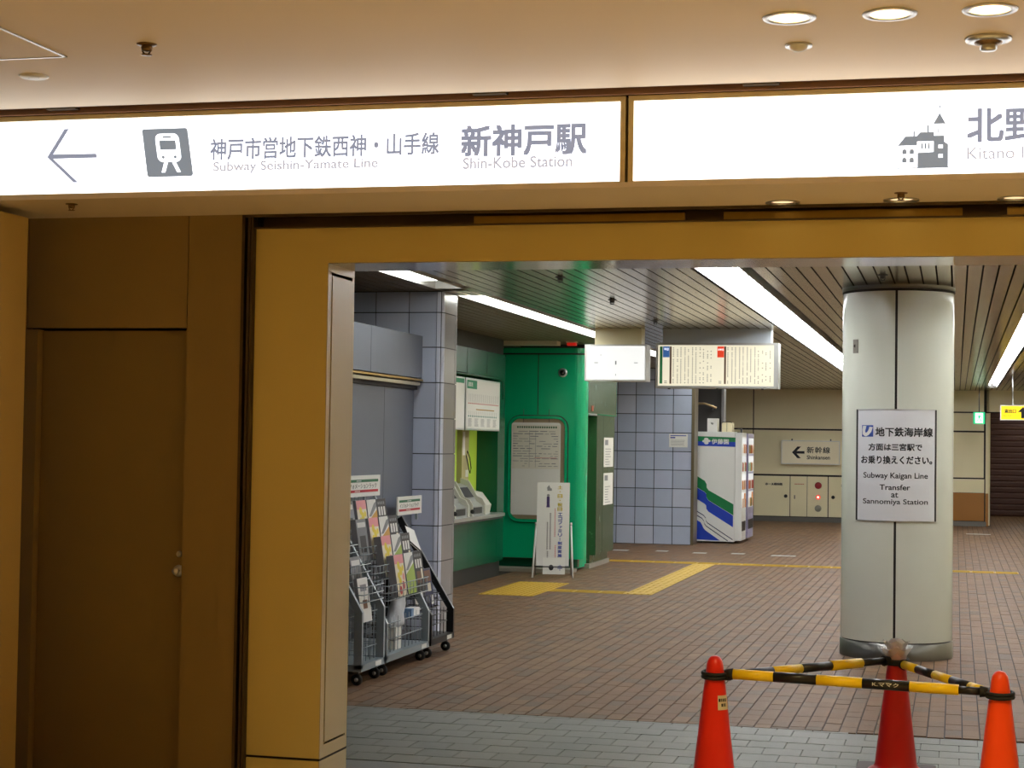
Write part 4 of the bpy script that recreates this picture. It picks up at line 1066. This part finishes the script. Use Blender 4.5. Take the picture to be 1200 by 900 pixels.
a = MB(); vline(a, [(132, 655), (200, 695), (214, 712), (216, 730), (228, 745), (392, 850)], .008); vline(a, [(132, 682), (190, 715), (202, 732), (206, 750), (218, 765), (360, 858)], .008); a.build('navy_lines', m_vn, v1)
a = MB()
for (cx, cy) in ((200, 208), (226, 206), (212, 194), (213, 220)):
    vp(a, [(vm(cx + 15 * math.cos(i * .628), cy)[0], vm(cx, cy + 9 * math.sin(i * .628))[1]) for i in range(10)], VY - .001 - .0002 * cy / 200)
q0 = vm(247, 226); q1 = vm(360, 192); text(a, '伊藤園', (VX0 + VW * q0[0], VY - .001, q0[1]), U, VW * (q1[0] - q0[0]), q1[1] - q0[1], bold=.03); a.build('emblem_and_lettering', m_white, v1)
for (x0, x1, y0, y1, h_, nm, lab_) in ((-4.0, -3.835, 29.05, 29.3, .22, 'white', 'white box with a round knob standing on the white vending machine'), (-3.765, -3.6, 29.1, 29.4, .155, 'cream', 'cream box with a centre seam standing on the white vending machine'),):
    t = thing('small_box', lab_, 'box', ((x0 + x1) / 2, (y0 + y1) / 2, 1.836))
    MB().box(x0, x1, y0, y1, 1.836, 1.836 + h_).build('body', m_white if nm == 'white' else m_cream, t)
    if nm == 'white': MB().lathe([(0, -.02), (.02, -.018), (.026, 0)], ((x0 + x1) / 2, y0, 1.836 + h_ * .66), 14, axis='y').build('knob', m_steel, t)
    else:
        a = MB(); a.box((x0 + x1) / 2 - .003, (x0 + x1) / 2 + .003, y0 - .001, y0, 1.84, 1.836 + h_); a.build('seam', m_darkgap, t)
        a = MB(); a.tube([(x0, y0, 1.985), (x0 + .02, y0, 2.0), (x1 - .02, y0, 2.0), (x1, y0, 1.985)], .006, 6); a.build('handle', m_darksteel, t)
t = MB().prism([(-3.52, 1.826), (-3.44, 1.826), (-3.44, 1.88), (-3.46, 1.90), (-3.52, 1.90), (-3.52, 1.88), (-3.47, 1.88), (-3.47, 1.836), (-3.52, 1.836)], 'y', 29.2, 29.26).build('metal_bracket', m_darksteel, None)
tag(t, 'small bent metal bracket on the front edge of the white vending machine', 'bracket')

# ================================================================== STANDEE
st_ = thing('notice_stand', 'white vertical notice on a chrome folding stand before the green booth', 'notice stand', (-4.72, 20.75, 0))
fr = MB()
W2 = .215
MBs = lambda: MB()
# local frame, built around the origin then turned
st_['_w'] = (0, 0, 0)
for s in (-1, 1):
    MB().tube([(s * W2 * 1.12, -.25, .0), (s * W2 * .98, -.0, .62)], .011, 8).build('front_leg', m_white, st_)
    MB().tube([(s * W2 * 1.02, .25, .0), (s * W2 * .98, .0, .60)], .009, 8).build('rear_leg', m_steel, st_)
    MB().lathe([(0, -.014), (.02, -.012), (.02, .012), (0, .014)], (s * W2 * .98, 0, .63), 14, axis='x').build('hinge_knob', m_steel, st_)
MB().tube([(-W2, -.20, .13), (W2, -.20, .13)], .007, 8).build('cross_bar', m_darksteel, st_)
# board leans slightly
bt = math.radians(8)
def bd(x, z, off=0): return (x, -.185 + z * math.sin(bt) * 1.0 + off, .14 + z * math.cos(bt))
v_up = (0, math.sin(bt), math.cos(bt))
b = MB(); zt = 1.0
b.add([bd(-.2, 0, -.004), bd(.19, 0, -.004), bd(.19, zt, -.004), bd(-.2, zt, -.004), bd(-.2, 0, .006), bd(.19, 0, .006), bd(.19, zt, .006), bd(-.2, zt, .006)],
      [(0, 1, 2, 3), (4, 5, 6, 7), (0, 1, 5, 4), (1, 2, 6, 5), (2, 3, 7, 6), (3, 0, 4, 7)]); b.build('board', M('board_white', (216, 216, 212), .4), st_)
b = MB()
rect(b, bd(-.12, -.10, -.012), (1, 0, 0), .265, .2, v=v_up); b.build('lower_card', m_paper, st_)
def vtext(chars, x, z0, z1, w_, mat, name='lettering', bold=.09):
    b_ = MB(); n_ = len(chars); hh = (z1 - z0) / n_
    for i, ch_ in enumerate(chars):
        zt_ = z1 - (i + 1) * hh
        if ch_ == '・': rect(b_, bd(x + w_ * .38, zt_ + hh * .4, -.0055), (1, 0, 0), w_ * .24, hh * .2, v=v_up)
        elif ch_ == 'ー': rect(b_, bd(x + w_ * .43, zt_ + hh * .1, -.0055), (1, 0, 0), w_ * .14, hh * .8, v=v_up)
        else:
            sm_ = .72 if ch_ in 'ァ' else 1
            text(b_, ch_, bd(x + w_ * (1 - sm_), zt_ + hh * .08, -.0055), (1, 0, 0), w_ * sm_, hh * .84 * sm_, bold=bold, v=v_up)
    b_.build(name, mat, st_)
vtext('土・日・祝日', .045, .655, .97, .058, M('print_gold', (190, 168, 0), .6))
vtext('エコファミリー制度実施', .055, .10, .64, .05, M('print_royal', (56, 72, 150), .6))
b = MB(); text(b, '中', bd(.06, -.055, -.0125), (1, 0, 0), .05, .07, bold=.03, v=v_up); b.build('lettering', MATS['print_royal'], st_)
b = MB()
for x, z0, z1 in ((-.08, .2, .52), (-.045, .2, .62), (-.075, .05, .18)):
    z = z0
    while z < z1: rect(b, bd(x, z, -.0055), (1, 0, 0), .016, .012, v=v_up); z += .022
b.build('small_print', m_ink, st_)['kind'] = 'stuff'
b = MB()
for x, z0, z1 in ((.012, .35, .68), (.02, .02, .25)):
    z = z0
    while z < z1: rect(b, bd(x, z, -.0055), (1, 0, 0), .012, .010, v=v_up); z += .018
b.build('small_print', MATS['print_red'], st_)['kind'] = 'stuff'
b = MB(); rect(b, bd(-.085, .74, -.0055), (1, 0, 0), .035, .09, v=v_up); poly(b, bd(-.068, .0, -.0055), (1, 0, 0), [(-.02, .70), (.022, .70), (.012, .80), (-.01, .80)], v=v_up); b.build('picture', M('print_violet', (70, 50, 110), .6), st_)
b = MB(); poly(b, bd(-.067, 0, -.006), (1, 0, 0), [(.018 * math.cos(i * .785), .845 + .016 * math.sin(i * .785)) for i in range(8)], v=v_up)
rect(b, bd(-.08, .90, -.0055), (1, 0, 0), .055, .03, v=v_up); poly(b, bd(-.06, 0, -.0055), (1, 0, 0), [(-.03, .93), (.02, .93), (.0, .97)], v=v_up); b.build('picture', m_grey_ink, st_)
b = MB(); poly(b, bd(-.02, 0, -.0125), (1, 0, 0), [(.03 * math.cos(i * .785), -.02 + .035 * math.sin(i * .785)) for i in range(8)], v=v_up); b.build('picture', m_ink, st_)
st_.location = (-4.70, 20.72, 0); st_.rotation_euler = (0, 0, math.radians(12))

# ================================================================== BROCHURE RACKS
XROW = [-4.08, -3.985, -3.89, -3.795]; ZROW = [.89, .77, .645, .515]
def rack(name, Y0, Y1, zb, ztop, mat, label, xt=-4.2, tiers=4, xs=0):
    t = thing(name, label, 'brochure rack', (-4.0, (Y0 + Y1) / 2, 0))
    XF = -3.74; XB = -4.29; zl = .11
    for y, nm in ((Y0, 'a'), (Y1 - .03, 'b')):
        prof_o = [(XB, zl), (XF, zl), (XF, zb), (xt + .03, ztop), (XB, ztop)]
        w_ = .055
        fr_ = MB()
        fr_.box(XB, XB + .04, y, y + .03, zl, ztop)
        fr_.box(XF - w_, XF, y, y + .03, zl, zb)
        d = Vector((xt + .03 - XF, ztop - zb)).normalized(); nrm = Vector((-d.y, d.x)) * w_
        if nrm.x > 0: nrm = -nrm
        fr_.prism([(XF, zb), (xt + .03, ztop), (xt + .03 + nrm.x, ztop + nrm.y), (XF + nrm.x, zb + nrm.y * .2)], 'y', y, y + .03)
        fr_.build('side_frame', mat, t)
    MB().box(XB, XF, Y0, Y1, zl - .015, zl + .03).build('base_tray', mat, t)
    MB().box(XB, XB + .03, Y0, Y1, ztop - .03, ztop).build('top_bar', mat, t)
    MB().box(XF + .001, XF + .004, Y1 - .2, Y1 - .08, zl - .008, zl + .022).build('name_tag', m_paper, t)
    # wire grid: back, sides, lower basket
    wr = MB(); r_ = .0028
    y = Y0 + .06
    while y < Y1 - .04:
        wr.tube([(XB + .045, y, zl + .03), (XB + .045, y, ztop)], r_, 5)
        wr.tube([(XF - .05, y, zl + .03), (XF - .05, y, zb + .02)], r_, 5)
        y += .085
    for z in [zl + .1 + .11 * i for i in range(int((ztop - zl - .1) / .11))]:
        wr.tube([(XB + .045, Y0 + .03, z), (XB + .045, Y1 - .03, z)], r_, 5)
    for z in (zl + .12, zb - .02): wr.tube([(XF - .05, Y0 + .03, z), (XF - .05, Y1 - .03, z)], r_ * 1.5, 5)
    for y in (Y0 + .034, Y1 - .034):
        n_ = 6
        for i in range(n_):
            f_ = (i + .5) / n_; x_ = XF - .07 + (xt - XF + .05) * f_; ztt = zb + (ztop - zb) * f_
            wr.tube([(x_, y, zl + .03), (x_, y, ztt)], r_, 5)
        z = zl + .12
        while z < ztop - .1:
            xe = XF - .05 if z < zb else XF + (xt + .03 - XF) * (z - zb) / (ztop - zb) - .03
            wr.tube([(XB + .04, y, z), (xe, y, z)], r_, 5); z += .075
    o = wr.build('wire_grid', mat, t)
    # pockets, one basket for each tier
    for k_ in range(tiers):
        f_ = (k_ + .5) / tiers; z0 = ZROW[k_] + ztop - 1.19 + .095; x0 = XROW[k_] - .025 + xs
        pk = MB()
        for zz_ in (0, .05, .10): pk.tube([(x0, Y0 + .03, z0 - .1 + zz_), (x0 + .075, Y0 + .03, z0 - .1 + zz_), (x0 + .075, Y1 - .03, z0 - .1 + zz_), (x0, Y1 - .03, z0 - .1 + zz_)], r_ * 1.2, 5)
        yy = Y0 + .05
        while yy < Y1 - .04:
            pk.tube([(x0 + .0, yy, z0 - .1), (x0 + .075, yy, z0 - .1), (x0 + .075, yy, z0)], r_, 5); yy += .08
        pk.build('pocket', mat, t)
    # casters
    for (x, y) in ((XF - .05, Y0 + .06), (XF - .05, Y1 - .06), (XB + .06, Y0 + .06), (XB + .06, Y1 - .06)):
        c_ = MB(); c_.lathe([(.0, -.014), (.03, -.014), (.037, -.008), (.037, .008), (.03, .014), (0, .014)], (x, y, .037), 20, axis='y')
        w2 = c_.build('caster', m_rubber, t)
        MB().lathe([(0, -.017), (.014, -.016), (.014, .016), (0, .017)], (x, y, .037), 14, axis='y').build('hub', m_steel, w2)
        MB().box(x - .018, x + .018, y - .02, y + .02, .078, .097).build('caster_plate', m_darksteel, t)
    return t
m_rg = M('rack_grey', (146, 158, 164), .4, .2, var=.05)
m_rb = M('rack_black', (22, 23, 26), .4, .2)
R1 = rack('brochure_rack', 10.90, 11.38, .48, 1.22, m_rg, 'grey wheeled wire rack nearest the opening, half hidden by the jamb')
R2 = rack('brochure_rack', 11.42, 12.42, .36, 1.19, m_rg, 'wide grey wheeled wire rack full of brochures between two others')
R3 = rack('brochure_rack', 12.47, 13.08, .32, 1.02, m_rb, 'black wheeled wire rack furthest from the opening, beside the tiled pillar', xs=-.11)
# brochures
cols = dict(pink=(214, 140, 144), yellow=(214, 194, 50), cream=(214, 206, 184), orange=(196, 146, 60), lime=(150, 172, 74), dark=(44, 42, 44), greyb=(120, 122, 126), white=(210, 210, 206), navy=(42, 44, 78), brown=(110, 74, 52), red=(180, 50, 60))
cm_ = {k_: M('cover_' + k_, v_, .55) for k_, v_ in cols.items()}
side = M('page_edges', (150, 152, 160), .7)
names = list(cm_.keys()); BM = [side] + [cm_[k_] for k_ in names]; IX = {k_: i + 1 for i, k_ in enumerate(names)}
def brochure_mesh(kind, w_=.205, h_=.29, t_=.022):
    """leaflet stack standing in the YZ plane, cover facing +X; origin at bottom centre"""
    mb = MB(); mb.box(-t_, 0, -w_ / 2, w_ / 2, 0, h_, 0)
    X = .0008
    def r(u0, u1, v0, v1, c_, lift=0): mb.add([(X + lift, -w_ / 2 + w_ * u0, h_ * v0), (X + lift, -w_ / 2 + w_ * u1, h_ * v0), (X + lift, -w_ / 2 + w_ * u1, h_ * v1), (X + lift, -w_ / 2 + w_ * u0, h_ * v1)], [(0, 1, 2, 3)], IX[c_])
    def c(u, v, rr, c_): mb.add([(X + .0008, -w_ / 2 + w_ * u + rr * math.cos(i * .7), h_ * v + rr * math.sin(i * .7)) for i in range(9)], [tuple(range(9))], IX[c_])
    def tri(pts, c_): mb.add([(X + .0006, -w_ / 2 + w_ * u, h_ * v) for u, v in pts], [tuple(range(len(pts)))], IX[c_])
    if kind == 'pink':
        r(0, 1, 0, 1, 'cream'); r(0, 1, .78, 1, 'pink', .0004); c(.38, .74, .03, 'yellow'); c(.55, .6, .034, 'yellow'); c(.8, .66, .022, 'yellow'); c(.3, .5, .026, 'yellow'); c(.8, .45, .026, 'pink'); c(.4, .36, .03, 'yellow'); c(.7, .25, .03, 'red'); c(.35, .14, .032, 'red')
    elif kind in ('orange', 'lime'):
        r(0, 1, 0, 1, 'white'); tri([(0, .0), (1, .0), (1, .74), (0, .48)], kind); tri([(.05, .58), (.3, .58), (1, .82), (1, .94), (.75, .90)], 'greyb')
        for i in range(3): tri([(.15, .22 - i * .07), (.6, .22 - i * .07), (.6, .24 - i * .07), (.15, .24 - i * .07)], 'greyb')
    elif kind == 'dark':
        r(0, 1, 0, 1, 'dark')
        for i in range(4): r(.1 + i * .2, .22 + i * .2, .86, .93, 'greyb', .0005)
        for i in range(3): r(.1 + i * .28, .28 + i * .28, .58, .8, 'white', .0005)
        r(.15, .6, .2, .5, 'brown', .0005); r(.65, .85, .3, .55, 'cream', .0005)
    elif kind == 'photo':
        r(0, 1, 0, 1, 'navy'); r(.1, .9, .66, .95, 'brown', .0005); r(.4, .8, .4, .62, 'cream', .0005); r(.1, .4, .1, .3, 'greyb', .0005); r(.6, .95, .05, .3, 'white', .0005)
    elif kind == 'grey':
        r(0, 1, 0, 1, 'greyb'); r(.1, .9, .8, .92, 'white', .0005); r(.2, .8, .2, .6, 'dark', .0005)
    elif kind == 'white':
        r(0, 1, 0, 1, 'white'); r(.2, .8, .7, .85, 'greyb', .0005); r(.3, .7, .3, .5, 'brown', .0005)
    return mb.mesh('brochure', BM)
bmesh_cache = {}
looks = dict(pink='cream brochure with yellow circles', orange='white brochure with a grey slash and orange foot', lime='white brochure with a grey slash and lime foot',
             dark='black brochure with white block letters', photo='dark blue brochure with photo patches', grey='grey brochure with a dark picture', white='white brochure with a small brown picture')
ords = ['top', 'second', 'third', 'fourth', 'lowest']
def put(kind, y, k_, R, label, t_=.022, ztop=1.19, zb=.36, xt=-4.2, tiers=5, lean=.0, xs=0, w_=.205, h_=.29, up=0):
    key = (kind, t_, w_, h_)
    if key not in bmesh_cache: bmesh_cache[key] = brochure_mesh(kind, w_, h_, t_)
    XF = -3.74
    z0 = ZROW[k_] + ztop - 1.19 + .095; x0 = XROW[k_] - .025
    o = bpy.data.objects.new('brochure', bmesh_cache[key]); C.objects.link(o)
    o.location = (x0 + .055 + xs, y, z0 - .095 + up); o.rotation_euler = (lean, math.radians(-9), 0)
    tag(o, label, 'brochure', 'brochures in the wire racks')
# wide grey rack: four columns
colsk = [('grey', 'first'), ('pink', 'second'), ('lime', 'third'), ('dark', 'fourth')]
for k_ in range(4):
    for q in range(4):
        kind, cn = colsk[q]
        if q == 2 and k_ < 2: kind = 'orange'
        if q == 0 and k_ > 1: continue
        y = [11.58, 11.85, 12.08, 12.30][q]
        put(kind, y, k_, R2, '%s, %s tier, %s column, wide grey rack' % (looks[kind], ords[k_], cn), t_=[.04, .055, .03, .02][q])
for q, kind in ():
    put(kind, 11.42 + .125 + q * .243, 4, R2, '%s, lowest tier, %s column of the wide grey rack' % (looks[kind], ['first', 'second'][q]))
for k_ in range(4):
    for q in range(2):
        kind = [['dark', 'photo'], ['grey', 'dark'], ['dark', 'photo'], ['white', 'photo']][k_][q]
        put(kind, 12.47 + .16 + q * .27, k_, R3, '%s, %s tier, %s column of the black rack' % (looks[kind], ords[k_], ['nearer', 'further'][q]), ztop=1.02, zb=.32, xs=-.11)
for k_, (y, kind) in enumerate([(11.08, 'grey'), (11.2, 'white'), (11.2, 'grey'), (11.08, 'white')]):
    put(kind, y, k_ + 0, R1, '%s, %s tier of the grey rack by the jamb' % (looks[kind], ords[k_]), ztop=1.08, zb=.48)
# loose open leaflet on the black rack
t = MB(); t.add([(-3.93, 12.52, .86), (-3.90, 12.70, .78), (-3.97, 12.74, .93), (-4.0, 12.60, .97)], [(0, 1, 2, 3)]); t.add([(-3.93, 12.52, .85), (-3.90, 12.70, .77), (-3.905, 12.70, .765), (-3.935, 12.52, .845)], [(0, 1, 2, 3)])
tag(t.build('loose_leaflet', cm_['white'], None), 'white loose leaflet lying askew over the black rack brochures', 'leaflet')
# white bag and paper stack in the lower part of the grey rack
b = MB(); N_, K_ = 14, 7
for j_ in range(K_ + 1):
    z = .30 + (.515 - .30) * j_ / K_
    for i in range(N_):
        a_ = 2 * math.pi * i / N_; rr = 1 + .12 * math.sin(3 * a_ + j_) - .25 * (j_ / K_) ** 3
        b.v.append((-3.835 + .05 * rr * math.cos(a_), 11.89 + .12 * rr * math.sin(a_) + .01 * j_, z + .01 * math.sin(5 * a_)))
for j_ in range(K_):
    for i in range(N_): b.f.append((j_ * N_ + i, j_ * N_ + (i + 1) % N_, (j_ + 1) * N_ + (i + 1) % N_, (j_ + 1) * N_ + i)); b.mi.append(0); b.sm.append(True)
b.f.append(tuple(range(N_))); b.mi.append(0); b.sm.append(False); b.f.append(tuple(range(K_ * N_, K_ * N_ + N_))); b.mi.append(0); b.sm.append(False)
tag(b.build('plastic_bag', M('bag_white', (196, 202, 208), .45), None), 'crumpled white plastic bag in the lower part of the wide grey rack', 'bag')
t = thing('paper_stack', 'stack of white bundled paper standing in the base of the wide grey rack', 'paper', (-3.86, 11.72, .125))
for i, z in enumerate((.14, .21, .27)): MB().box(-3.90 - .004 * i, -3.80, 11.80, 11.93 + .01 * i, z, z + (.06 if i < 2 else .025)).build('bundle', m_paper, t)
t = thing('blue_and_white_carton', 'small blue and white carton on the wire basket of the wide grey rack', 'carton', (-3.83, 12.2, .36))
MB().box(-3.86, -3.79, 12.13, 12.33, .335, .395).build('carton', m_white, t)
MB().box(-3.862, -3.788, 12.125, 12.18, .334, .3965).build('blue_end', M('carton_blue', (110, 145, 185), .5), t)
# header signs
def rsign(y0, y1, z0, z1, x, words, label):
    t = thing('rack_sign', label, 'sign', (x, (y0 + y1) / 2, z0))
    MB().box(x - .012, x, y0, y1, z0, z1).build('panel', m_paper, t)
    h_ = z1 - z0; X = x + .001
    a_ = MB(); rect(a_, (X, y0 + .03, z0 + h_ * .68), RU, y1 - y0 - .08, h_ * .13); a_.build('green_band', M('band_green', (24, 104, 66), .5), t)
    a_ = MB(); rect(a_, (X, y0 + .03, z0 + h_ * .20), RU, y1 - y0 - .08, h_ * .12); a_.build('red_band', M('band_red', (190, 34, 50), .5), t)
    a_ = MB(); text(a_, words, (X, y0 + .05, z0 + h_ * .38), RU, y1 - y0 - .14, h_ * .24, bold=.012); a_.build('lettering', M('sign_text_grey', (70, 76, 72), .6), t)
    a_ = MB()
    for i in range(5):
        rect(a_, (X + .001, y0 + (y1 - y0) * .38 + i * .022, z0 + h_ * .72), RU, .015, h_ * .05); rect(a_, (X + .001, y0 + (y1 - y0) * .34 + i * .024, z0 + h_ * .235), RU, .016, h_ * .045)
    a_.build('band_print', m_white, t)
    for y in (y0 + .06, y1 - .08): MB().box(x - .03, x - .012, y, y + .02, z0 - .05, z0 + .06).build('post', m_rg, t)
rsign(11.78, 12.66, 1.19, 1.345, -4.22, 'インフォメーションラック', 'white header sign with green and red bands above the wide grey rack')
rsign(13.09, 13.72, 1.02, 1.165, -4.215, 'インフォメーションラック', 'smaller white header sign with green and red bands above the black rack')

# ================================================================== CONES AND BARS
def cone(x, y, colr, label, name):
    t = thing('traffic_cone', label, 'traffic cone', (x, y, 0))
    m = M(name, colr, .32, var=.06, vscale=6)
    MB().prism(rrect(x - .19, x + .19, y - .19, y + .19, .03, 3), 'z', 0, .03).build('base', M('cone_base', (60, 36, 32), .6), t)
    MB().lathe([(.135, .03), (.13, .034), (.108, .045), (.101, .06), (.094, .12), (.046, .53), (.041, .572), (.0375, .60), (.033, .618), (.022, .634), (.008, .64), (0, .64)], (x, y, 0), 40).build('body', m, t)
    return t
CL, CM, CR = (-1.065, 8.08), (-.277, 8.87), (.192, 7.98)
c1 = cone(*CL, (236, 40, 18), 'red traffic cone with a white sticker, leftmost of the three', 'cone_red')
c2 = cone(*CM, (206, 24, 30), 'deep red traffic cone in the middle with torn plastic over its tip', 'cone_deep_red')
c3 = cone(*CR, (250, 76, 18), 'orange traffic cone at the right, partly cut by the frame', 'cone_orange')
# sticker on the left cone
mb = MB(); n_ = 8
for i in range(n_):
    for (z0, z1) in ((.40, .465),):
        a0 = math.radians(-68 + 60 * i / n_); a1 = math.radians(-68 + 60 * (i + 1) / n_)
        rr = lambda z: .094 + (.046 - .094) * (z - .12) / .41 + .0015
        mb.add([(CL[0] + rr(z0) * math.cos(a0), CL[1] + rr(z0) * math.sin(a0), z0), (CL[0] + rr(z0) * math.cos(a1), CL[1] + rr(z0) * math.sin(a1), z0),
                (CL[0] + rr(z1) * math.cos(a1), CL[1] + rr(z1) * math.sin(a1), z1), (CL[0] + rr(z1) * math.cos(a0), CL[1] + rr(z1) * math.sin(a0), z1)], [(0, 1, 2, 3)])
mb.build('sticker', M('sticker_paper', (222, 208, 176), .6), c1)
mb = MB()
def csurf(a_, z):
    r_ = .094 + (.046 - .094) * (z - .12) / .41 + .0024; t_ = math.radians(a_); return (CL[0] + r_ * math.cos(t_), CL[1] + r_ * math.sin(t_), z)
for (z, segs) in ((.437, [(-64, -55), (-52, -47), (-44, -39), (-36, -31), (-28, -22)]), (.415, [(-52, -44), (-41, -36), (-33, -27)])):
    for (p, q) in segs: mb.add([csurf(p, z), csurf(q, z), csurf(q, z + .014), csurf(p, z + .014)], [(0, 1, 2, 3)])
mb.build('sticker_print', m_ink, c1)
# torn plastic over the middle cone
m_pl = M('clear_plastic', (225, 225, 225), .4, alpha=.42)
mb = MB()
for (z0, z1, ra, rb) in ((.615, .655, .04, .062), (.59, .625, .05, .078)):
    N_ = 28; k = len(mb.v)
    for zz_, rr in ((z0, ra), (z1, rb)):
        for i in range(N_):
            a_ = 2 * math.pi * i / N_; q = rr * (1 + .10 * math.sin(5 * a_ + z0 * 9)); mb.v.append((CM[0] + q * math.cos(a_), CM[1] + q * math.sin(a_), zz_ + .008 * math.sin(7 * a_)))
    for i in range(N_):
        mb.f.append((k + i, k + (i + 1) % N_, k + N_ + (i + 1) % N_, k + N_ + i)); mb.mi.append(0); mb.sm.append(True)
mb.lathe([(.048, .56), (.05, .60), (.045, .645), (.02, .668), (0, .672)], (*CM, 0), 24)
tag(mb.build('plastic_cover', m_pl, None), 'torn clear plastic cover over the tip of the middle cone', 'plastic cover')
m_by = M('bar_yellow', (255, 216, 24), .3); m_bk = M('bar_black', (26, 25, 26), .35)
def cbar(a_, b_, za, zb_, label, segs, print_=False, rad=.0235):
    A = Vector((*a_, za)); B = Vector((*b_, zb_)); D = (B - A); L = D.length; D.normalize()
    t = thing('cone_bar', label, 'barrier bar', tuple(A))
    t['group'] = 'striped bars linking the cones'
    pos = .075
    for i, (f_, mat, rr) in enumerate(segs):
        e = pos + (L - .15) * f_
        nm = 'yellow_band' if mat is m_by else 'black_band'
        MB().tube([A + D * pos, A + D * e], rr, 18).build(nm, mat, t)
        pos = e
    for P_, s in ((A, 1), (B, -1)):
        pts = []
        for i in range(24):
            q = 2 * math.pi * i / 24; pts.append(P_ + Vector((.056 * math.cos(q), .056 * math.sin(q), .004 * math.sin(q))))
        r_ = MB().tube(pts, .0085, 8, closed=True); r_.build('ring', m_rubber, t)
        r_ = MB().tube([P_ + D * s * .05, P_ + D * s * .085], [.02, .026], 14); r_.build('end_cap', m_rubber, t)
    return t, A, D, L
b1, A, D, L = cbar(CL, CR, .562, .545, 'striped yellow and black bar in front, from the left cone to the right cone',
          [(.176, m_by, .0235), (.175, m_bk, .0232), (.183, m_by, .0235), (.186, m_bk, .0232), (.19, m_by, .0235), (.09, m_bk, .0175)])
# handwriting on the fourth band
mid = A + D * (.075 + (L - .15) * .625)
mb = MB(); nrm = Vector((D.y, -D.x, 0)).normalized(); o_ = mid - D * .055 + nrm * .0236 + Vector((0, 0, -.006))
text(mb, 'K.ママク', o_ + nrm * .001, D, .115, .018, bold=.0); mb.build('handwriting', m_paper, b1)
cbar(CL, CM, .545, .565, 'striped yellow and black bar behind, from the left cone to the middle cone',
     [(.10, m_by, .021), (.17, m_bk, .021), (.18, m_by, .021), (.19, m_bk, .021), (.2, m_by, .0235), (.16, m_bk, .0175)])
cbar(CM, CR, .552, .53, 'striped yellow and black bar behind, from the middle cone to the right cone',
     [(.18, m_by, .021), (.2, m_bk, .021), (.2, m_by, .021), (.2, m_bk, .021), (.12, m_by, .021), (.10, m_bk, .0175)])

for o in bpy.data.objects:
    if '_w' in o: del o['_w']
